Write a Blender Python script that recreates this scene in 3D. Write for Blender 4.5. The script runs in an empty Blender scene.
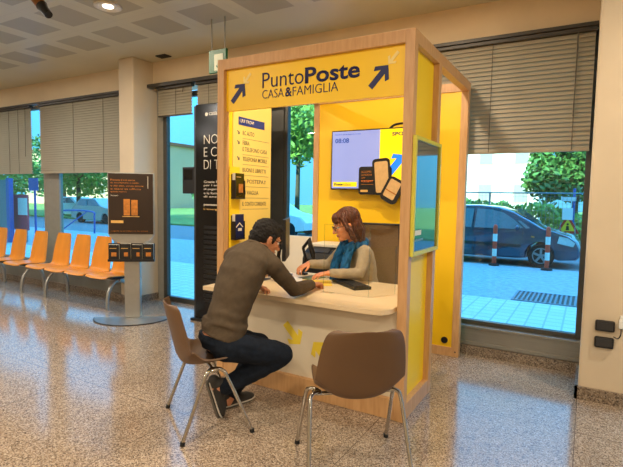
import bpy, bmesh, math, random
from mathutils import Vector, Matrix, Euler, noise
random.seed(7)
S = bpy.context.scene
COL = S.collection

# ------------------------------------------------------------------ camera
FPX, YAW, PITCH, ROLL = 477.3, -30.036, -4.32, 1.029
CAM_H = 1.55
cam = bpy.data.objects.new('camera', bpy.data.cameras.new('camera'))
COL.objects.link(cam)
cam.data.sensor_width = 36.0
cam.data.lens = 36.0 * FPX / 623.0
cam.data.clip_start = 0.05
cam.data.clip_end = 400
yw, pt, rl = map(math.radians, (YAW, PITCH, ROLL))
fwd = Vector((math.sin(yw) * math.cos(pt), math.cos(yw) * math.cos(pt), math.sin(pt)))
rt0 = Vector((math.cos(yw), -math.sin(yw), 0))
up0 = rt0.cross(fwd)
rt = math.cos(rl) * rt0 + math.sin(rl) * up0
up = -math.sin(rl) * rt0 + math.cos(rl) * up0
cam.matrix_world = Matrix(((rt.x, up.x, -fwd.x, 0), (rt.y, up.y, -fwd.y, 0), (rt.z, up.z, -fwd.z, CAM_H), (0, 0, 0, 1)))
S.camera = cam

# ------------------------------------------------------------------ light and exposure
S.view_settings.view_transform = 'Standard'
S.view_settings.look = 'None'
S.view_settings.gamma = 1.0
S.view_settings.use_curve_mapping = False
S.view_settings.exposure = 0.12
LAMP_W = 46.0
LAMP_COL = (1.0, 0.83, 0.63)

world = bpy.data.worlds.new('sky')
S.world = world
world.use_nodes = True
wn = world.node_tree.nodes
wl = world.node_tree.links
wn.clear()
w_out = wn.new('ShaderNodeOutputWorld')
w_bg = wn.new('ShaderNodeBackground')
w_geo = wn.new('ShaderNodeTexCoord')
w_sep = wn.new('ShaderNodeSeparateXYZ')
w_ramp = wn.new('ShaderNodeValToRGB')
w_ramp.color_ramp.elements[0].position = 0.0
w_ramp.color_ramp.elements[0].color = (0.26, 0.62, 0.86, 1)
w_ramp.color_ramp.elements[1].position = 0.75
w_ramp.color_ramp.elements[1].color = (0.55, 1.55, 3.0, 1)
w_bg.inputs['Strength'].default_value = 1.4
wl.new(w_geo.outputs['Generated'], w_sep.inputs[0])
wl.new(w_sep.outputs['Z'], w_ramp.inputs['Fac'])
wl.new(w_ramp.outputs['Color'], w_bg.inputs['Color'])
wl.new(w_bg.outputs[0], w_out.inputs['Surface'])

sun = bpy.data.objects.new('sun', bpy.data.lights.new('sun', 'SUN'))
COL.objects.link(sun)
sun.data.energy = 13.0
sun.data.color = (1.0, 0.86, 0.66)
sun.data.angle = math.radians(0.6)
sun.rotation_euler = Vector((0.22, 0.83, -0.52)).to_track_quat('-Z', 'Y').to_euler()

# ------------------------------------------------------------------ materials
def lin(c):
    c = c / 255.0
    return c / 12.92 if c <= 0.04045 else ((c + 0.055) / 1.055) ** 2.4
def rgb(r, g, b):
    return (lin(r), lin(g), lin(b), 1.0)
def setin(node, name, v):
    if name in node.inputs:
        node.inputs[name].default_value = v
MATS = {}
def pm(name, col, rough=0.5, metal=0.0, var=0.08, scale=14.0, bump=0.0, bscale=60.0, spec=0.5, coat=0.0, trans=0.0, emit=0.0, stretch=None):
    """procedural principled material: noise-modulated colour, optional bump"""
    m = bpy.data.materials.new(name)
    m.use_nodes = True
    nt = m.node_tree
    b = nt.nodes['Principled BSDF']
    c = rgb(*col)
    tc = nt.nodes.new('ShaderNodeTexCoord')
    src = tc.outputs['Object']
    if stretch:
        mp = nt.nodes.new('ShaderNodeMapping')
        mp.inputs['Scale'].default_value = stretch
        nt.links.new(src, mp.inputs['Vector'])
        src = mp.outputs[0]
    no = nt.nodes.new('ShaderNodeTexNoise')
    no.inputs['Scale'].default_value = scale
    no.inputs['Detail'].default_value = 4
    nt.links.new(src, no.inputs['Vector'])
    rp = nt.nodes.new('ShaderNodeValToRGB')
    rp.color_ramp.elements[0].position = 0.3
    rp.color_ramp.elements[1].position = 0.7
    rp.color_ramp.elements[0].color = tuple(max(0, x * (1 - var)) for x in c[:3]) + (1,)
    rp.color_ramp.elements[1].color = tuple(min(1, x * (1 + var)) for x in c[:3]) + (1,)
    nt.links.new(no.outputs[0], rp.inputs['Fac'])
    nt.links.new(rp.outputs['Color'], b.inputs['Base Color'])
    b.inputs['Roughness'].default_value = rough
    b.inputs['Metallic'].default_value = metal
    setin(b, 'Specular IOR Level', spec)
    if coat:
        setin(b, 'Coat Weight', coat)
        setin(b, 'Coat Roughness', 0.05)
    if emit:
        nt.links.new(rp.outputs['Color'], b.inputs['Emission Color'])
        b.inputs['Emission Strength'].default_value = emit
    if bump:
        n2 = nt.nodes.new('ShaderNodeTexNoise')
        n2.inputs['Scale'].default_value = bscale
        n2.inputs['Detail'].default_value = 3
        nt.links.new(src, n2.inputs['Vector'])
        bp = nt.nodes.new('ShaderNodeBump')
        bp.inputs['Strength'].default_value = bump
        bp.inputs['Distance'].default_value = 0.01
        nt.links.new(n2.outputs[0], bp.inputs['Height'])
        nt.links.new(bp.outputs[0], b.inputs['Normal'])
    MATS[name] = m
    return m
def glass(name, tint, ior=1.45, rough=0.0, gloss=1.0):
    m = bpy.data.materials.new(name)
    m.use_nodes = True
    nt = m.node_tree
    nt.nodes.clear()
    o = nt.nodes.new('ShaderNodeOutputMaterial')
    t = nt.nodes.new('ShaderNodeBsdfTransparent')
    t.inputs['Color'].default_value = tint + (1,)
    g = nt.nodes.new('ShaderNodeBsdfGlossy')
    g.inputs['Roughness'].default_value = rough
    fr = nt.nodes.new('ShaderNodeFresnel')
    ge = nt.nodes.new('ShaderNodeNewGeometry')       # leaving the pane is like entering it: no total inner reflection
    io = nt.nodes.new('ShaderNodeMapRange')
    io.inputs['To Min'].default_value = ior
    io.inputs['To Max'].default_value = 1.0 / ior
    nt.links.new(ge.outputs['Backfacing'], io.inputs['Value'])
    nt.links.new(io.outputs[0], fr.inputs['IOR'])
    mu = nt.nodes.new('ShaderNodeMath')
    mu.operation = 'MULTIPLY'
    mu.inputs[1].default_value = gloss
    mx = nt.nodes.new('ShaderNodeMixShader')
    nt.links.new(fr.outputs[0], mu.inputs[0])
    nt.links.new(mu.outputs[0], mx.inputs[0])
    nt.links.new(t.outputs[0], mx.inputs[1])
    nt.links.new(g.outputs[0], mx.inputs[2])
    nt.links.new(mx.outputs[0], o.inputs['Surface'])
    return m

def terrazzo(name, gain=0.80, rough=0.13, spec=0.75, scale=150.0, joints=True):
    m = bpy.data.materials.new(name)
    m.use_nodes = True
    nt = m.node_tree
    b = nt.nodes['Principled BSDF']
    tc = nt.nodes.new('ShaderNodeTexCoord')
    vo = nt.nodes.new('ShaderNodeTexVoronoi')
    vo.inputs['Scale'].default_value = scale
    nt.links.new(tc.outputs['Object'], vo.inputs['Vector'])
    sp = nt.nodes.new('ShaderNodeSeparateColor')
    nt.links.new(vo.outputs['Color'], sp.inputs[0])
    rp = nt.nodes.new('ShaderNodeValToRGB')
    rp.color_ramp.interpolation = 'CONSTANT'
    els = rp.color_ramp.elements
    data = [(0.0, (104, 90, 78)), (0.14, (142, 124, 106)), (0.34, (176, 156, 134)), (0.62, (196, 176, 154)), (0.82, (212, 196, 176)), (0.93, (166, 140, 114))]
    els[0].position = data[0][0]
    els[0].color = rgb(*data[0][1])
    els[1].position = data[1][0]
    els[1].color = rgb(*data[1][1])
    for p, c in data[2:]:
        e = els.new(p)
        e.color = rgb(*c)
    for e in els:
        e.color = tuple(min(1, x * gain) for x in e.color[:3]) + (1,)
    nt.links.new(sp.outputs[0], rp.inputs['Fac'])
    col = rp.outputs['Color']
    if joints:
        br = nt.nodes.new('ShaderNodeTexBrick')
        br.offset = 0.0
        br.inputs['Scale'].default_value = 1.0
        br.inputs['Brick Width'].default_value = 1.2
        br.inputs['Row Height'].default_value = 1.2
        br.inputs['Mortar Size'].default_value = 0.0022
        nt.links.new(tc.outputs['Object'], br.inputs['Vector'])
        mx = nt.nodes.new('ShaderNodeMix')
        mx.data_type = 'RGBA'
        nt.links.new(br.outputs['Fac'], mx.inputs['Factor'])
        nt.links.new(col, mx.inputs['A'])
        mx.inputs['B'].default_value = rgb(84, 70, 60)
        col = mx.outputs['Result']
    nt.links.new(col, b.inputs['Base Color'])
    n2 = nt.nodes.new('ShaderNodeTexNoise')
    n2.inputs['Scale'].default_value = 1.3
    n2.inputs['Detail'].default_value = 3
    nt.links.new(tc.outputs['Object'], n2.inputs['Vector'])
    mr = nt.nodes.new('ShaderNodeMapRange')
    mr.inputs['To Min'].default_value = rough * 0.7
    mr.inputs['To Max'].default_value = rough * 1.4
    nt.links.new(n2.outputs[0], mr.inputs['Value'])
    nt.links.new(mr.outputs[0], b.inputs['Roughness'])
    setin(b, 'Specular IOR Level', spec)
    b.inputs['IOR'].default_value = 1.5
    return m

def ceiling_mat():
    m = bpy.data.materials.new('perforated_ceiling')
    m.use_nodes = True
    nt = m.node_tree
    b = nt.nodes['Principled BSDF']
    tc = nt.nodes.new('ShaderNodeTexCoord')
    sx = nt.nodes.new('ShaderNodeSeparateXYZ')
    nt.links.new(tc.outputs['Object'], sx.inputs[0])
    def mth(op, a, bval=None, clamp=False):
        n = nt.nodes.new('ShaderNodeMath')
        n.operation = op
        for i, v in enumerate((a, bval)):
            if v is None:
                continue
            if isinstance(v, (int, float)):
                n.inputs[i].default_value = v
            else:
                nt.links.new(v, n.inputs[i])
        return n.outputs[0]
    def cell(o, c, pitch, half):
        t = mth('FRACT', mth('ADD', mth('DIVIDE', mth('SUBTRACT', o, c), pitch), 0.5))
        d = mth('MULTIPLY', mth('ABSOLUTE', mth('SUBTRACT', t, 0.5)), pitch)
        return mth('LESS_THAN', d, half), d
    ix, dx = cell(sx.outputs['X'], -4.92, 0.69, 0.235)
    iy, dy = cell(sx.outputs['Y'], 3.885, 0.665, 0.225)
    inrow = mth('LESS_THAN', sx.outputs['Y'], 4.2)
    sq = mth('MULTIPLY', mth('MULTIPLY', ix, iy), inrow)
    jx = mth('GREATER_THAN', dx, 0.343)
    jy = mth('GREATER_THAN', dy, 0.3305)
    jt = mth('MULTIPLY', mth('MULTIPLY', mth('MAXIMUM', jx, jy), inrow), 0.35)
    no = nt.nodes.new('ShaderNodeTexNoise')
    no.inputs['Scale'].default_value = 2.0
    nt.links.new(tc.outputs['Object'], no.inputs['Vector'])
    m1 = nt.nodes.new('ShaderNodeMix')
    m1.data_type = 'RGBA'
    m1.inputs['A'].default_value = rgb(208, 200, 170)
    m1.inputs['B'].default_value = rgb(174, 164, 136)
    nt.links.new(mth('MAXIMUM', sq, jt), m1.inputs['Factor'])
    m2 = nt.nodes.new('ShaderNodeMix')
    m2.data_type = 'RGBA'
    m2.blend_type = 'MULTIPLY'
    m2.inputs['Factor'].default_value = 0.12
    nt.links.new(m1.outputs['Result'], m2.inputs['A'])
    nt.links.new(no.outputs[0], m2.inputs['B'])
    nt.links.new(m2.outputs['Result'], b.inputs['Base Color'])
    b.inputs['Roughness'].default_value = 0.38
    return m

def wood_mat(name, c1, c2):
    m = bpy.data.materials.new(name)
    m.use_nodes = True
    nt = m.node_tree
    b = nt.nodes['Principled BSDF']
    tc = nt.nodes.new('ShaderNodeTexCoord')
    mp = nt.nodes.new('ShaderNodeMapping')
    mp.inputs['Scale'].default_value = (1, 1, 0.12)
    nt.links.new(tc.outputs['Object'], mp.inputs[0])
    no = nt.nodes.new('ShaderNodeTexNoise')
    no.inputs['Scale'].default_value = 45
    no.inputs['Detail'].default_value = 6
    nt.links.new(mp.outputs[0], no.inputs['Vector'])
    rp = nt.nodes.new('ShaderNodeValToRGB')
    rp.color_ramp.elements[0].position = 0.3
    rp.color_ramp.elements[1].position = 0.7
    rp.color_ramp.elements[0].color = rgb(*c1)
    rp.color_ramp.elements[1].color = rgb(*c2)
    nt.links.new(no.outputs[0], rp.inputs['Fac'])
    nt.links.new(rp.outputs['Color'], b.inputs['Base Color'])
    b.inputs['Roughness'].default_value = 0.42
    return m

def grid_tile_mat(name, c, joint, w, h):
    m = bpy.data.materials.new(name)
    m.use_nodes = True
    nt = m.node_tree
    b = nt.nodes['Principled BSDF']
    tc = nt.nodes.new('ShaderNodeTexCoord')
    br = nt.nodes.new('ShaderNodeTexBrick')
    br.offset = 0.0
    br.inputs['Scale'].default_value = 1.0
    br.inputs['Brick Width'].default_value = w
    br.inputs['Row Height'].default_value = h
    br.inputs['Mortar Size'].default_value = 0.012
    br.inputs['Color1'].default_value = rgb(*c)
    br.inputs['Color2'].default_value = rgb(*[x * 0.96 for x in c])
    br.inputs['Mortar'].default_value = rgb(*joint)
    nt.links.new(tc.outputs['Object'], br.inputs['Vector'])
    nt.links.new(br.outputs['Color'], b.inputs['Base Color'])
    b.inputs['Roughness'].default_value = 0.55
    return m

M_floor = terrazzo('terrazzo_floor')
M_skirt = terrazzo('terrazzo_skirting', gain=0.55, rough=0.3, spec=0.4, scale=110, joints=False)
M_ceil = ceiling_mat()
M_plaster = pm('cream_plaster', (210, 194, 168), 0.75, var=0.04, scale=3, bump=0.05, bscale=120)
M_plaster_dark = pm('warm_plaster_band', (222, 200, 164), 0.75, var=0.04, scale=3)
M_frame = pm('grey_window_aluminium', (140, 136, 126), 0.45, 0.0, var=0.05)
M_framedark = pm('dark_window_aluminium', (76, 74, 68), 0.4, 0.3, var=0.05)
M_sillmetal = pm('brushed_sill_metal', (150, 148, 140), 0.38, 0.6, var=0.05, stretch=(0.2, 6, 6))
M_glass = glass('cyan_tinted_glass', (0.66, 0.93, 0.98), 1.45)
M_blind = pm('beige_blind_slats', (178, 166, 142), 0.5, var=0.05, scale=3)
_nt = M_blind.node_tree                                            # thin slats let a little daylight through
_tr = _nt.nodes.new('ShaderNodeBsdfTranslucent')
_tr.inputs['Color'].default_value = rgb(206, 190, 160)
_mx = _nt.nodes.new('ShaderNodeMixShader')
_mx.inputs[0].default_value = 0.18
_nt.links.new(_nt.nodes['Principled BSDF'].outputs[0], _mx.inputs[1])
_nt.links.new(_tr.outputs[0], _mx.inputs[2])
_nt.links.new(_mx.outputs[0], _nt.nodes['Material Output'].inputs['Surface'])
M_rail = pm('dark_blind_rail', (74, 70, 64), 0.45, 0.4)
M_cord = pm('blind_cord', (96, 88, 74), 0.7)
M_wood = wood_mat('pale_booth_wood', (198, 150, 98), (214, 170, 118))
M_yellow = pm('yellow_laminate', (250, 202, 22), 0.42, var=0.02, scale=2)
M_yellow2 = pm('bright_yellow_laminate', (252, 214, 30), 0.42, var=0.02, scale=2)
M_signyellow = pm('sign_yellow', (254, 208, 24), 0.4, var=0.02, scale=2)
M_listcream = pm('pale_yellow_list', (250, 222, 120), 0.5, var=0.02, scale=2)
M_navy = pm('sign_navy', (16, 30, 92), 0.5, var=0.04)
M_blue = pm('list_blue', (42, 62, 140), 0.5, var=0.04)
M_grey_txt = pm('list_grey_lettering', (120, 104, 76), 0.6, var=0.04)
M_palearrow = pm('pale_arrow', (252, 226, 140), 0.5, var=0.03)
M_white = pm('white_laminate', (232, 224, 206), 0.4, var=0.02, scale=3)
M_counterfront = pm('ivory_counter_front', (226, 214, 188), 0.45, var=0.02, scale=3)
M_top = pm('pale_worktop', (230, 206, 166), 0.35, var=0.03, scale=4)
M_black = pm('black_plastic', (20, 20, 22), 0.42, var=0.15)
M_blackgloss = pm('black_gloss_panel', (12, 12, 14), 0.16, var=0.1)
M_darkgrey = pm('dark_grey_plastic', (46, 46, 48), 0.45, var=0.1)
M_chrome = pm('chrome_steel', (190, 186, 178), 0.16, 1.0, var=0.04)
M_silver = pm('silver_paint', (172, 172, 168), 0.34, 0.8, var=0.05)
M_tan = pm('tan_plastic_shell', (98, 71, 44), 0.46, var=0.05, scale=6)
M_orange = pm('orange_beech_veneer', (222, 144, 46), 0.38, var=0.10, scale=7, stretch=(1, 1, 0.25))
M_rubber = pm('black_rubber', (18, 18, 18), 0.8)
M_paper = pm('white_paper', (238, 234, 222), 0.8, var=0.03)
M_yellowpaper = pm('yellow_folder', (244, 206, 70), 0.7, var=0.04)
M_skin = pm('skin', (204, 138, 98), 0.5, var=0.07, scale=20)
M_skin2 = pm('pale_warm_skin', (214, 142, 98), 0.5, var=0.07, scale=20)
M_hairblack = pm('black_hair', (17, 12, 9), 0.8, var=0.4, scale=50, bump=0.6, bscale=160, stretch=(1, 1, 0.4))
M_hairbrown = pm('auburn_hair', (84, 44, 24), 0.42, var=0.45, scale=34, bump=0.6, bscale=120, stretch=(1.6, 1.6, 0.25))
M_sweater = pm('grey_brown_knit', (84, 72, 57), 0.92, var=0.12, scale=26, bump=0.5, bscale=240, spec=0.2)
M_jeans = pm('dark_blue_denim', (22, 30, 42), 0.85, var=0.25, scale=30, bump=0.4, bscale=260, spec=0.2)
M_cardigan = pm('beige_grey_knit', (172, 157, 132), 0.9, var=0.10, scale=24, bump=0.5, bscale=220, spec=0.2)
M_scarf = pm('blue_scarf', (34, 96, 146), 0.85, var=0.5, scale=22, bump=0.6, bscale=60, spec=0.2)
M_trousers = pm('charcoal_trousers', (44, 44, 48), 0.85, var=0.1)
M_shoe = pm('dark_grey_canvas', (50, 48, 46), 0.75, var=0.1)
M_sole = pm('grey_rubber_sole', (96, 92, 84), 0.75, var=0.1)
M_soleedge = pm('pale_sole_edge', (206, 200, 188), 0.6)
M_eye = pm('eye_white', (232, 228, 220), 0.25)
M_iris = pm('dark_iris', (40, 26, 18), 0.25)
M_lip = pm('lips', (168, 84, 66), 0.45)
M_acrylic = glass('clear_acrylic', (0.97, 0.98, 0.97), 1.3, gloss=0.8)
M_acryledge = glass('acrylic_edge', (0.90, 0.94, 0.92), 1.5)
M_mesh = pm('grey_mesh_fabric', (152, 130, 100), 0.85, var=0.12, scale=90, bump=0.3, bscale=300)
M_exit = pm('exit_sign_green', (8, 84, 48), 0.5, var=0.05)
M_brownprint = pm('dark_brown_print', (44, 28, 15), 0.35, var=0.12, scale=6)
M_amber = pm('amber_print', (190, 118, 40), 0.5, var=0.25, scale=30)
M_amberlight = pm('pale_amber_print', (222, 176, 96), 0.5, var=0.1)
M_creamprint = pm('cream_print', (214, 176, 120), 0.5, var=0.08, scale=30)

# ------------------------------------------------------------------ geometry helpers
def box(bm, x0, x1, y0, y1, z0, z1, bev=0.0):
    r = bmesh.ops.create_cube(bm, size=1.0)
    vs = r['verts']
    for v in vs:
        v.co = Vector(((x0 + x1) / 2 + v.co.x * (x1 - x0), (y0 + y1) / 2 + v.co.y * (y1 - y0), (z0 + z1) / 2 + v.co.z * (z1 - z0)))
    if bev > 0:
        es = list({e for v in vs for e in v.link_edges})
        bmesh.ops.bevel(bm, geom=es, offset=bev, segments=2, affect='EDGES', profile=0.6)
def B(*a, **k):
    bm = bmesh.new()
    box(bm, *a, **k)
    return bm
def obox(bm, c, u, v, w, a, b, d, bev=0.0):
    """oriented box: centre c, unit axes u v w, half sizes a b d"""
    n0 = len(bm.verts)
    tmp = bmesh.new()
    box(tmp, -a, a, -b, b, -d, d, bev)
    mp = {}
    for q in tmp.verts:
        mp[q] = bm.verts.new(c + u * q.co.x + v * q.co.y + w * q.co.z)
    for fc in tmp.faces:
        try:
            bm.faces.new([mp[q] for q in fc.verts])
        except ValueError:
            pass
    tmp.free()
def rings_to(bm, rings, closed=False, caps=True):
    vr = [[bm.verts.new(p) for p in r] for r in rings]
    n = len(vr[0])
    for i in range(len(vr) - 1):
        for j in range(n):
            bm.faces.new((vr[i][j], vr[i][(j + 1) % n], vr[i + 1][(j + 1) % n], vr[i + 1][j]))
    if caps:
        bm.faces.new(list(reversed(vr[0])))
        bm.faces.new(vr[-1])
def smoothpath(pts, n=6):
    pts = [Vector(p) for p in pts]
    out = []
    for i in range(len(pts) - 1):
        p0 = pts[max(i - 1, 0)]
        p1, p2 = pts[i], pts[i + 1]
        p3 = pts[min(i + 2, len(pts) - 1)]
        for k in range(n):
            t = k / n
            out.append(0.5 * ((2 * p1) + (p2 - p0) * t + (2 * p0 - 5 * p1 + 4 * p2 - p3) * t * t + (3 * p1 - p0 - 3 * p2 + p3) * t ** 3))
    out.append(pts[-1])
    return out
def tube(bm, pts, r, seg=10, side=None, flat=None, roundend=False):
    """tube along pts; r float or list; flat: ratio list for second axis; side: reference side vector"""
    pts = [Vector(p) for p in pts]
    n = len(pts)
    rs = [r] * n if isinstance(r, (int, float)) else list(r)
    fl = [1.0] * n if flat is None else ([flat] * n if isinstance(flat, (int, float)) else list(flat))
    tang = []
    for i in range(n):
        a, b = pts[max(i - 1, 0)], pts[min(i + 1, n - 1)]
        tang.append((b - a).normalized())
    sd = Vector(side) if side is not None else (Vector((0, 0, 1)) if abs(tang[0].z) < 0.9 else Vector((1, 0, 0)))
    if side is None:
        sd = sd.cross(tang[0])
    rings = []
    def ring(c, t, s, rr, f):
        s = (s - t * s.dot(t)).normalized()
        w = t.cross(s)
        return [c + s * (rr * math.cos(2 * math.pi * k / seg)) + w * (rr * f * math.sin(2 * math.pi * k / seg)) for k in range(seg)], s
    if roundend:
        for a in (80, 55, 28):
            q, _ = ring(pts[0] - tang[0] * rs[0] * math.sin(math.radians(a)) * min(1, fl[0]), tang[0], sd, rs[0] * math.cos(math.radians(a)), fl[0])
            rings.append(q)
    for i in range(n):
        q, sd = ring(pts[i], tang[i], sd, rs[i], fl[i])
        rings.append(q)
    if roundend:
        for a in (28, 55, 80):
            q, _ = ring(pts[-1] + tang[-1] * rs[-1] * math.sin(math.radians(a)) * min(1, fl[-1]), tang[-1], sd, rs[-1] * math.cos(math.radians(a)), fl[-1])
            rings.append(q)
    rings_to(bm, rings)
def TB(pts, r, **k):
    bm = bmesh.new()
    tube(bm, pts, r, **k)
    return bm
def ell(bm, c, r, axes=None, seg=20, rg=14):
    """ellipsoid with optional axes (3 unit vectors)"""
    res = bmesh.ops.create_uvsphere(bm, u_segments=seg, v_segments=rg, radius=1.0)
    c = Vector(c)
    for v in res['verts']:
        p = v.co.copy()
        if axes is None:
            v.co = c + Vector((p.x * r[0], p.y * r[1], p.z * r[2]))
        else:
            v.co = c + axes[0] * p.x * r[0] + axes[1] * p.y * r[1] + axes[2] * p.z * r[2]
def prism(bm, poly, origin, u, v, depth):
    """polygon (2D list) in plane origin+u*a+v*b, extruded by u x v * depth"""
    n = u.cross(v).normalized() * depth
    a = [bm.verts.new(origin + u * p[0] + v * p[1]) for p in poly]
    b = [bm.verts.new(origin + u * p[0] + v * p[1] + n) for p in poly]
    k = len(poly)
    bm.faces.new(list(reversed(a)))
    bm.faces.new(b)
    for i in range(k):
        bm.faces.new((a[i], a[(i + 1) % k], b[(i + 1) % k], b[i]))
def rrect(w, h, r, n=5, cx=0.0, cy=0.0):
    out = []
    for (sx, sy, a0) in ((1, -1, -90), (1, 1, 0), (-1, 1, 90), (-1, -1, 180)):
        for k in range(n + 1):
            a = math.radians(a0 + 90 * k / n)
            out.append((cx + sx * (w / 2 - r) + r * math.cos(a), cy + sy * (h / 2 - r) + r * math.sin(a)))
    return out
def cyl(bm, c, axis, r, h, seg=20, r2=None):
    c = Vector(c)
    axis = Vector(axis).normalized()
    tube(bm, [c, c + axis * h], [r, r if r2 is None else r2], seg=seg)
X, Y, Z = Vector((1, 0, 0)), Vector((0, 1, 0)), Vector((0, 0, 1))

ROOT = {}
def finish(bm, name, mat, smooth=False, angle=None):
    bmesh.ops.recalc_face_normals(bm, faces=bm.faces[:])
    me = bpy.data.meshes.new(name)
    bm.to_mesh(me)
    bm.free()
    if mat:
        me.materials.append(mat)
    if smooth:
        for p in me.polygons:
            p.use_smooth = True
        if angle:
            try:
                me.set_sharp_from_angle(angle=math.radians(angle))
            except Exception:
                pass
    return me
def tagit(o, label, cat, group=None, kind=None):
    if label:
        o['label'] = label
    if cat:
        o['category'] = cat
    if group:
        o['group'] = group
    if kind:
        o['kind'] = kind
    return o
def thing(name, label, cat, loc, rz=0.0, group=None):
    o = bpy.data.objects.new(name, None)
    COL.objects.link(o)
    o.location = loc
    o.rotation_euler = (0, 0, rz)
    o.empty_display_size = 0.1
    ROOT[o.name] = Matrix.Translation(Vector(loc)) @ Matrix.Rotation(rz, 4, 'Z')
    return tagit(o, label, cat, group)
def top(o):
    while o.parent:
        o = o.parent
    return o
def part(name, bm, mat, parent=None, smooth=False, world=True, label=None, angle=40):
    """one mesh object; bm in world coordinates (converted) or local ones (world=False)"""
    if parent is not None and world:
        bmesh.ops.transform(bm, matrix=ROOT[top(parent).name].inverted(), verts=bm.verts[:])
    me = finish(bm, name, mat, smooth, angle if smooth else None)
    o = bpy.data.objects.new(name, me)
    COL.objects.link(o)
    if parent is not None:
        o.parent = parent
    if label:
        o['label'] = label
    return o
def struct(name, bm, mat, parent=None, smooth=False):
    o = part(name, bm, mat, parent, smooth, world=False)
    if parent is None:
        o['kind'] = 'structure'
    return o
def single(name, bm, mat, label, cat, loc, group=None, smooth=False):
    """a thing that is one mesh, bm in world coordinates, origin at loc"""
    bmesh.ops.translate(bm, vec=-Vector(loc), verts=bm.verts[:])
    o = part(name, bm, mat, None, smooth)
    o.location = loc
    return tagit(o, label, cat, group)
def copy_tree(o, parent=None):
    c = o.copy()
    COL.objects.link(c)
    if parent is not None:
        c.parent = parent
    for ch in list(o.children):
        copy_tree(ch, c)
    return c
def text(body, x0, x1, z0, z1, org, u, v, depth=0.003, bold=0.0, align_full=True):
    """lettering fitted into [x0,x1]x[z0,z1] of the plane org,u,v ; returns bmesh (world)"""
    cu = bpy.data.curves.new('lettering', 'FONT')
    cu.body = body
    cu.size = 1.0
    cu.offset = bold
    cu.extrude = 0.0
    cu.resolution_u = 3
    ob = bpy.data.objects.new('lettering', cu)
    COL.objects.link(ob)
    dg = bpy.context.evaluated_depsgraph_get()
    me = bpy.data.meshes.new_from_object(ob.evaluated_get(dg))
    bm = bmesh.new()
    bm.from_mesh(me)
    bpy.data.objects.remove(ob)
    bpy.data.curves.remove(cu)
    bpy.data.meshes.remove(me)
    xs = [q.co.x for q in bm.verts]
    ys = [q.co.y for q in bm.verts]
    ax, bx, ay, by = min(xs), max(xs), min(ys), max(ys)
    n = u.cross(v).normalized()
    fs = bm.faces[:]
    r = bmesh.ops.extrude_face_region(bm, geom=fs)
    ext = [g for g in r['geom'] if isinstance(g, bmesh.types.BMVert)]
    for q in bm.verts:
        q.co.z = 0
    es = set(ext)
    for q in bm.verts:
        px = x0 + (q.co.x - ax) / (bx - ax) * (x1 - x0)
        pz = z0 + (q.co.y - ay) / (by - ay) * (z1 - z0)
        q.co = org + u * px + v * pz + n * (depth if q in es else 0.0)
    return bm
def arrow_bm(cx, cz, size, ang, org, u, v, depth=0.003, w=0.22):
    """thick arrow pointing at angle ang (deg from u), overall length size"""
    L = size
    t = w * L
    pts = [(-L / 2, -t / 2), (L * 0.22, -t / 2), (L * 0.02, -t / 2 - L * 0.2), (L * 0.02 + t * 0.7, -t / 2 - L * 0.27), (L / 2 + t * 0.1, 0),
           (L * 0.02 + t * 0.7, t / 2 + L * 0.27), (L * 0.02, t / 2 + L * 0.2), (L * 0.22, t / 2), (-L / 2, t / 2)]
    a = math.radians(ang)
    ca, sa = math.cos(a), math.sin(a)
    bm = bmesh.new()
    prism(bm, [(cx + p[0] * ca - p[1] * sa, cz + p[0] * sa + p[1] * ca) for p in pts], org, u, v, depth)
    return bm
def remeshed(bm, voxel, smooth_it=4, factor=0.5):
    """fuse overlapping closed shapes into one continuous surface; returns a bmesh"""
    bmesh.ops.recalc_face_normals(bm, faces=bm.faces[:])
    me = bpy.data.meshes.new('tmp')
    bm.to_mesh(me)
    bm.free()
    ob = bpy.data.objects.new('tmp', me)
    COL.objects.link(ob)
    md = ob.modifiers.new('r', 'REMESH')
    md.mode = 'VOXEL'
    md.voxel_size = voxel
    if smooth_it:
        ms = ob.modifiers.new('s', 'SMOOTH')
        ms.factor = factor
        ms.iterations = smooth_it
    dg = bpy.context.evaluated_depsgraph_get()
    m2 = bpy.data.meshes.new_from_object(ob.evaluated_get(dg))
    bpy.data.objects.remove(ob)
    bpy.data.meshes.remove(me)
    out = bmesh.new()
    out.from_mesh(m2)
    bpy.data.meshes.remove(m2)
    return out

# ================================================================== SETTING
CEIL = 3.43
XL, XR, YF = -13.0, 4.2, -7.0
struct('floor', B(XL, XR, YF, 5.0, -0.1, 0.0), M_floor)
struct('ceiling', B(XL, XR, YF, 5.2, CEIL, CEIL + 0.25), M_ceil)
struct('wall_left', B(XL - 0.25, XL, YF, 5.2, -0.1, CEIL), M_plaster)
struct('wall_right', B(XR, XR + 0.25, YF, 5.2, -0.1, CEIL), M_plaster)
struct('wall_front', B(XL, XR, YF - 0.25, YF, -0.1, CEIL), M_plaster)
struct('wall_back', B(XL, XR, 4.89, 5.2, 3.06, CEIL), M_plaster_dark)          # lintel band over the windows
bm = bmesh.new()
box(bm, XL, -5.80, 4.62, 5.15, 0.0, 0.30, 0.01)
struct('trim_1', bm, M_frame)                                                   # low ledge under the waiting-area windows
# pillars
bm = bmesh.new(); box(bm, -5.80, -5.50, 4.54, 5.2, 0.0, CEIL, 0.02)
struct('wall_pillar', bm, M_plaster)
bm = bmesh.new(); box(bm, 0.0, 0.36, 4.27, 5.2, 0.0, CEIL, 0.02)
struct('wall_pillar.001', bm, M_plaster)
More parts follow.
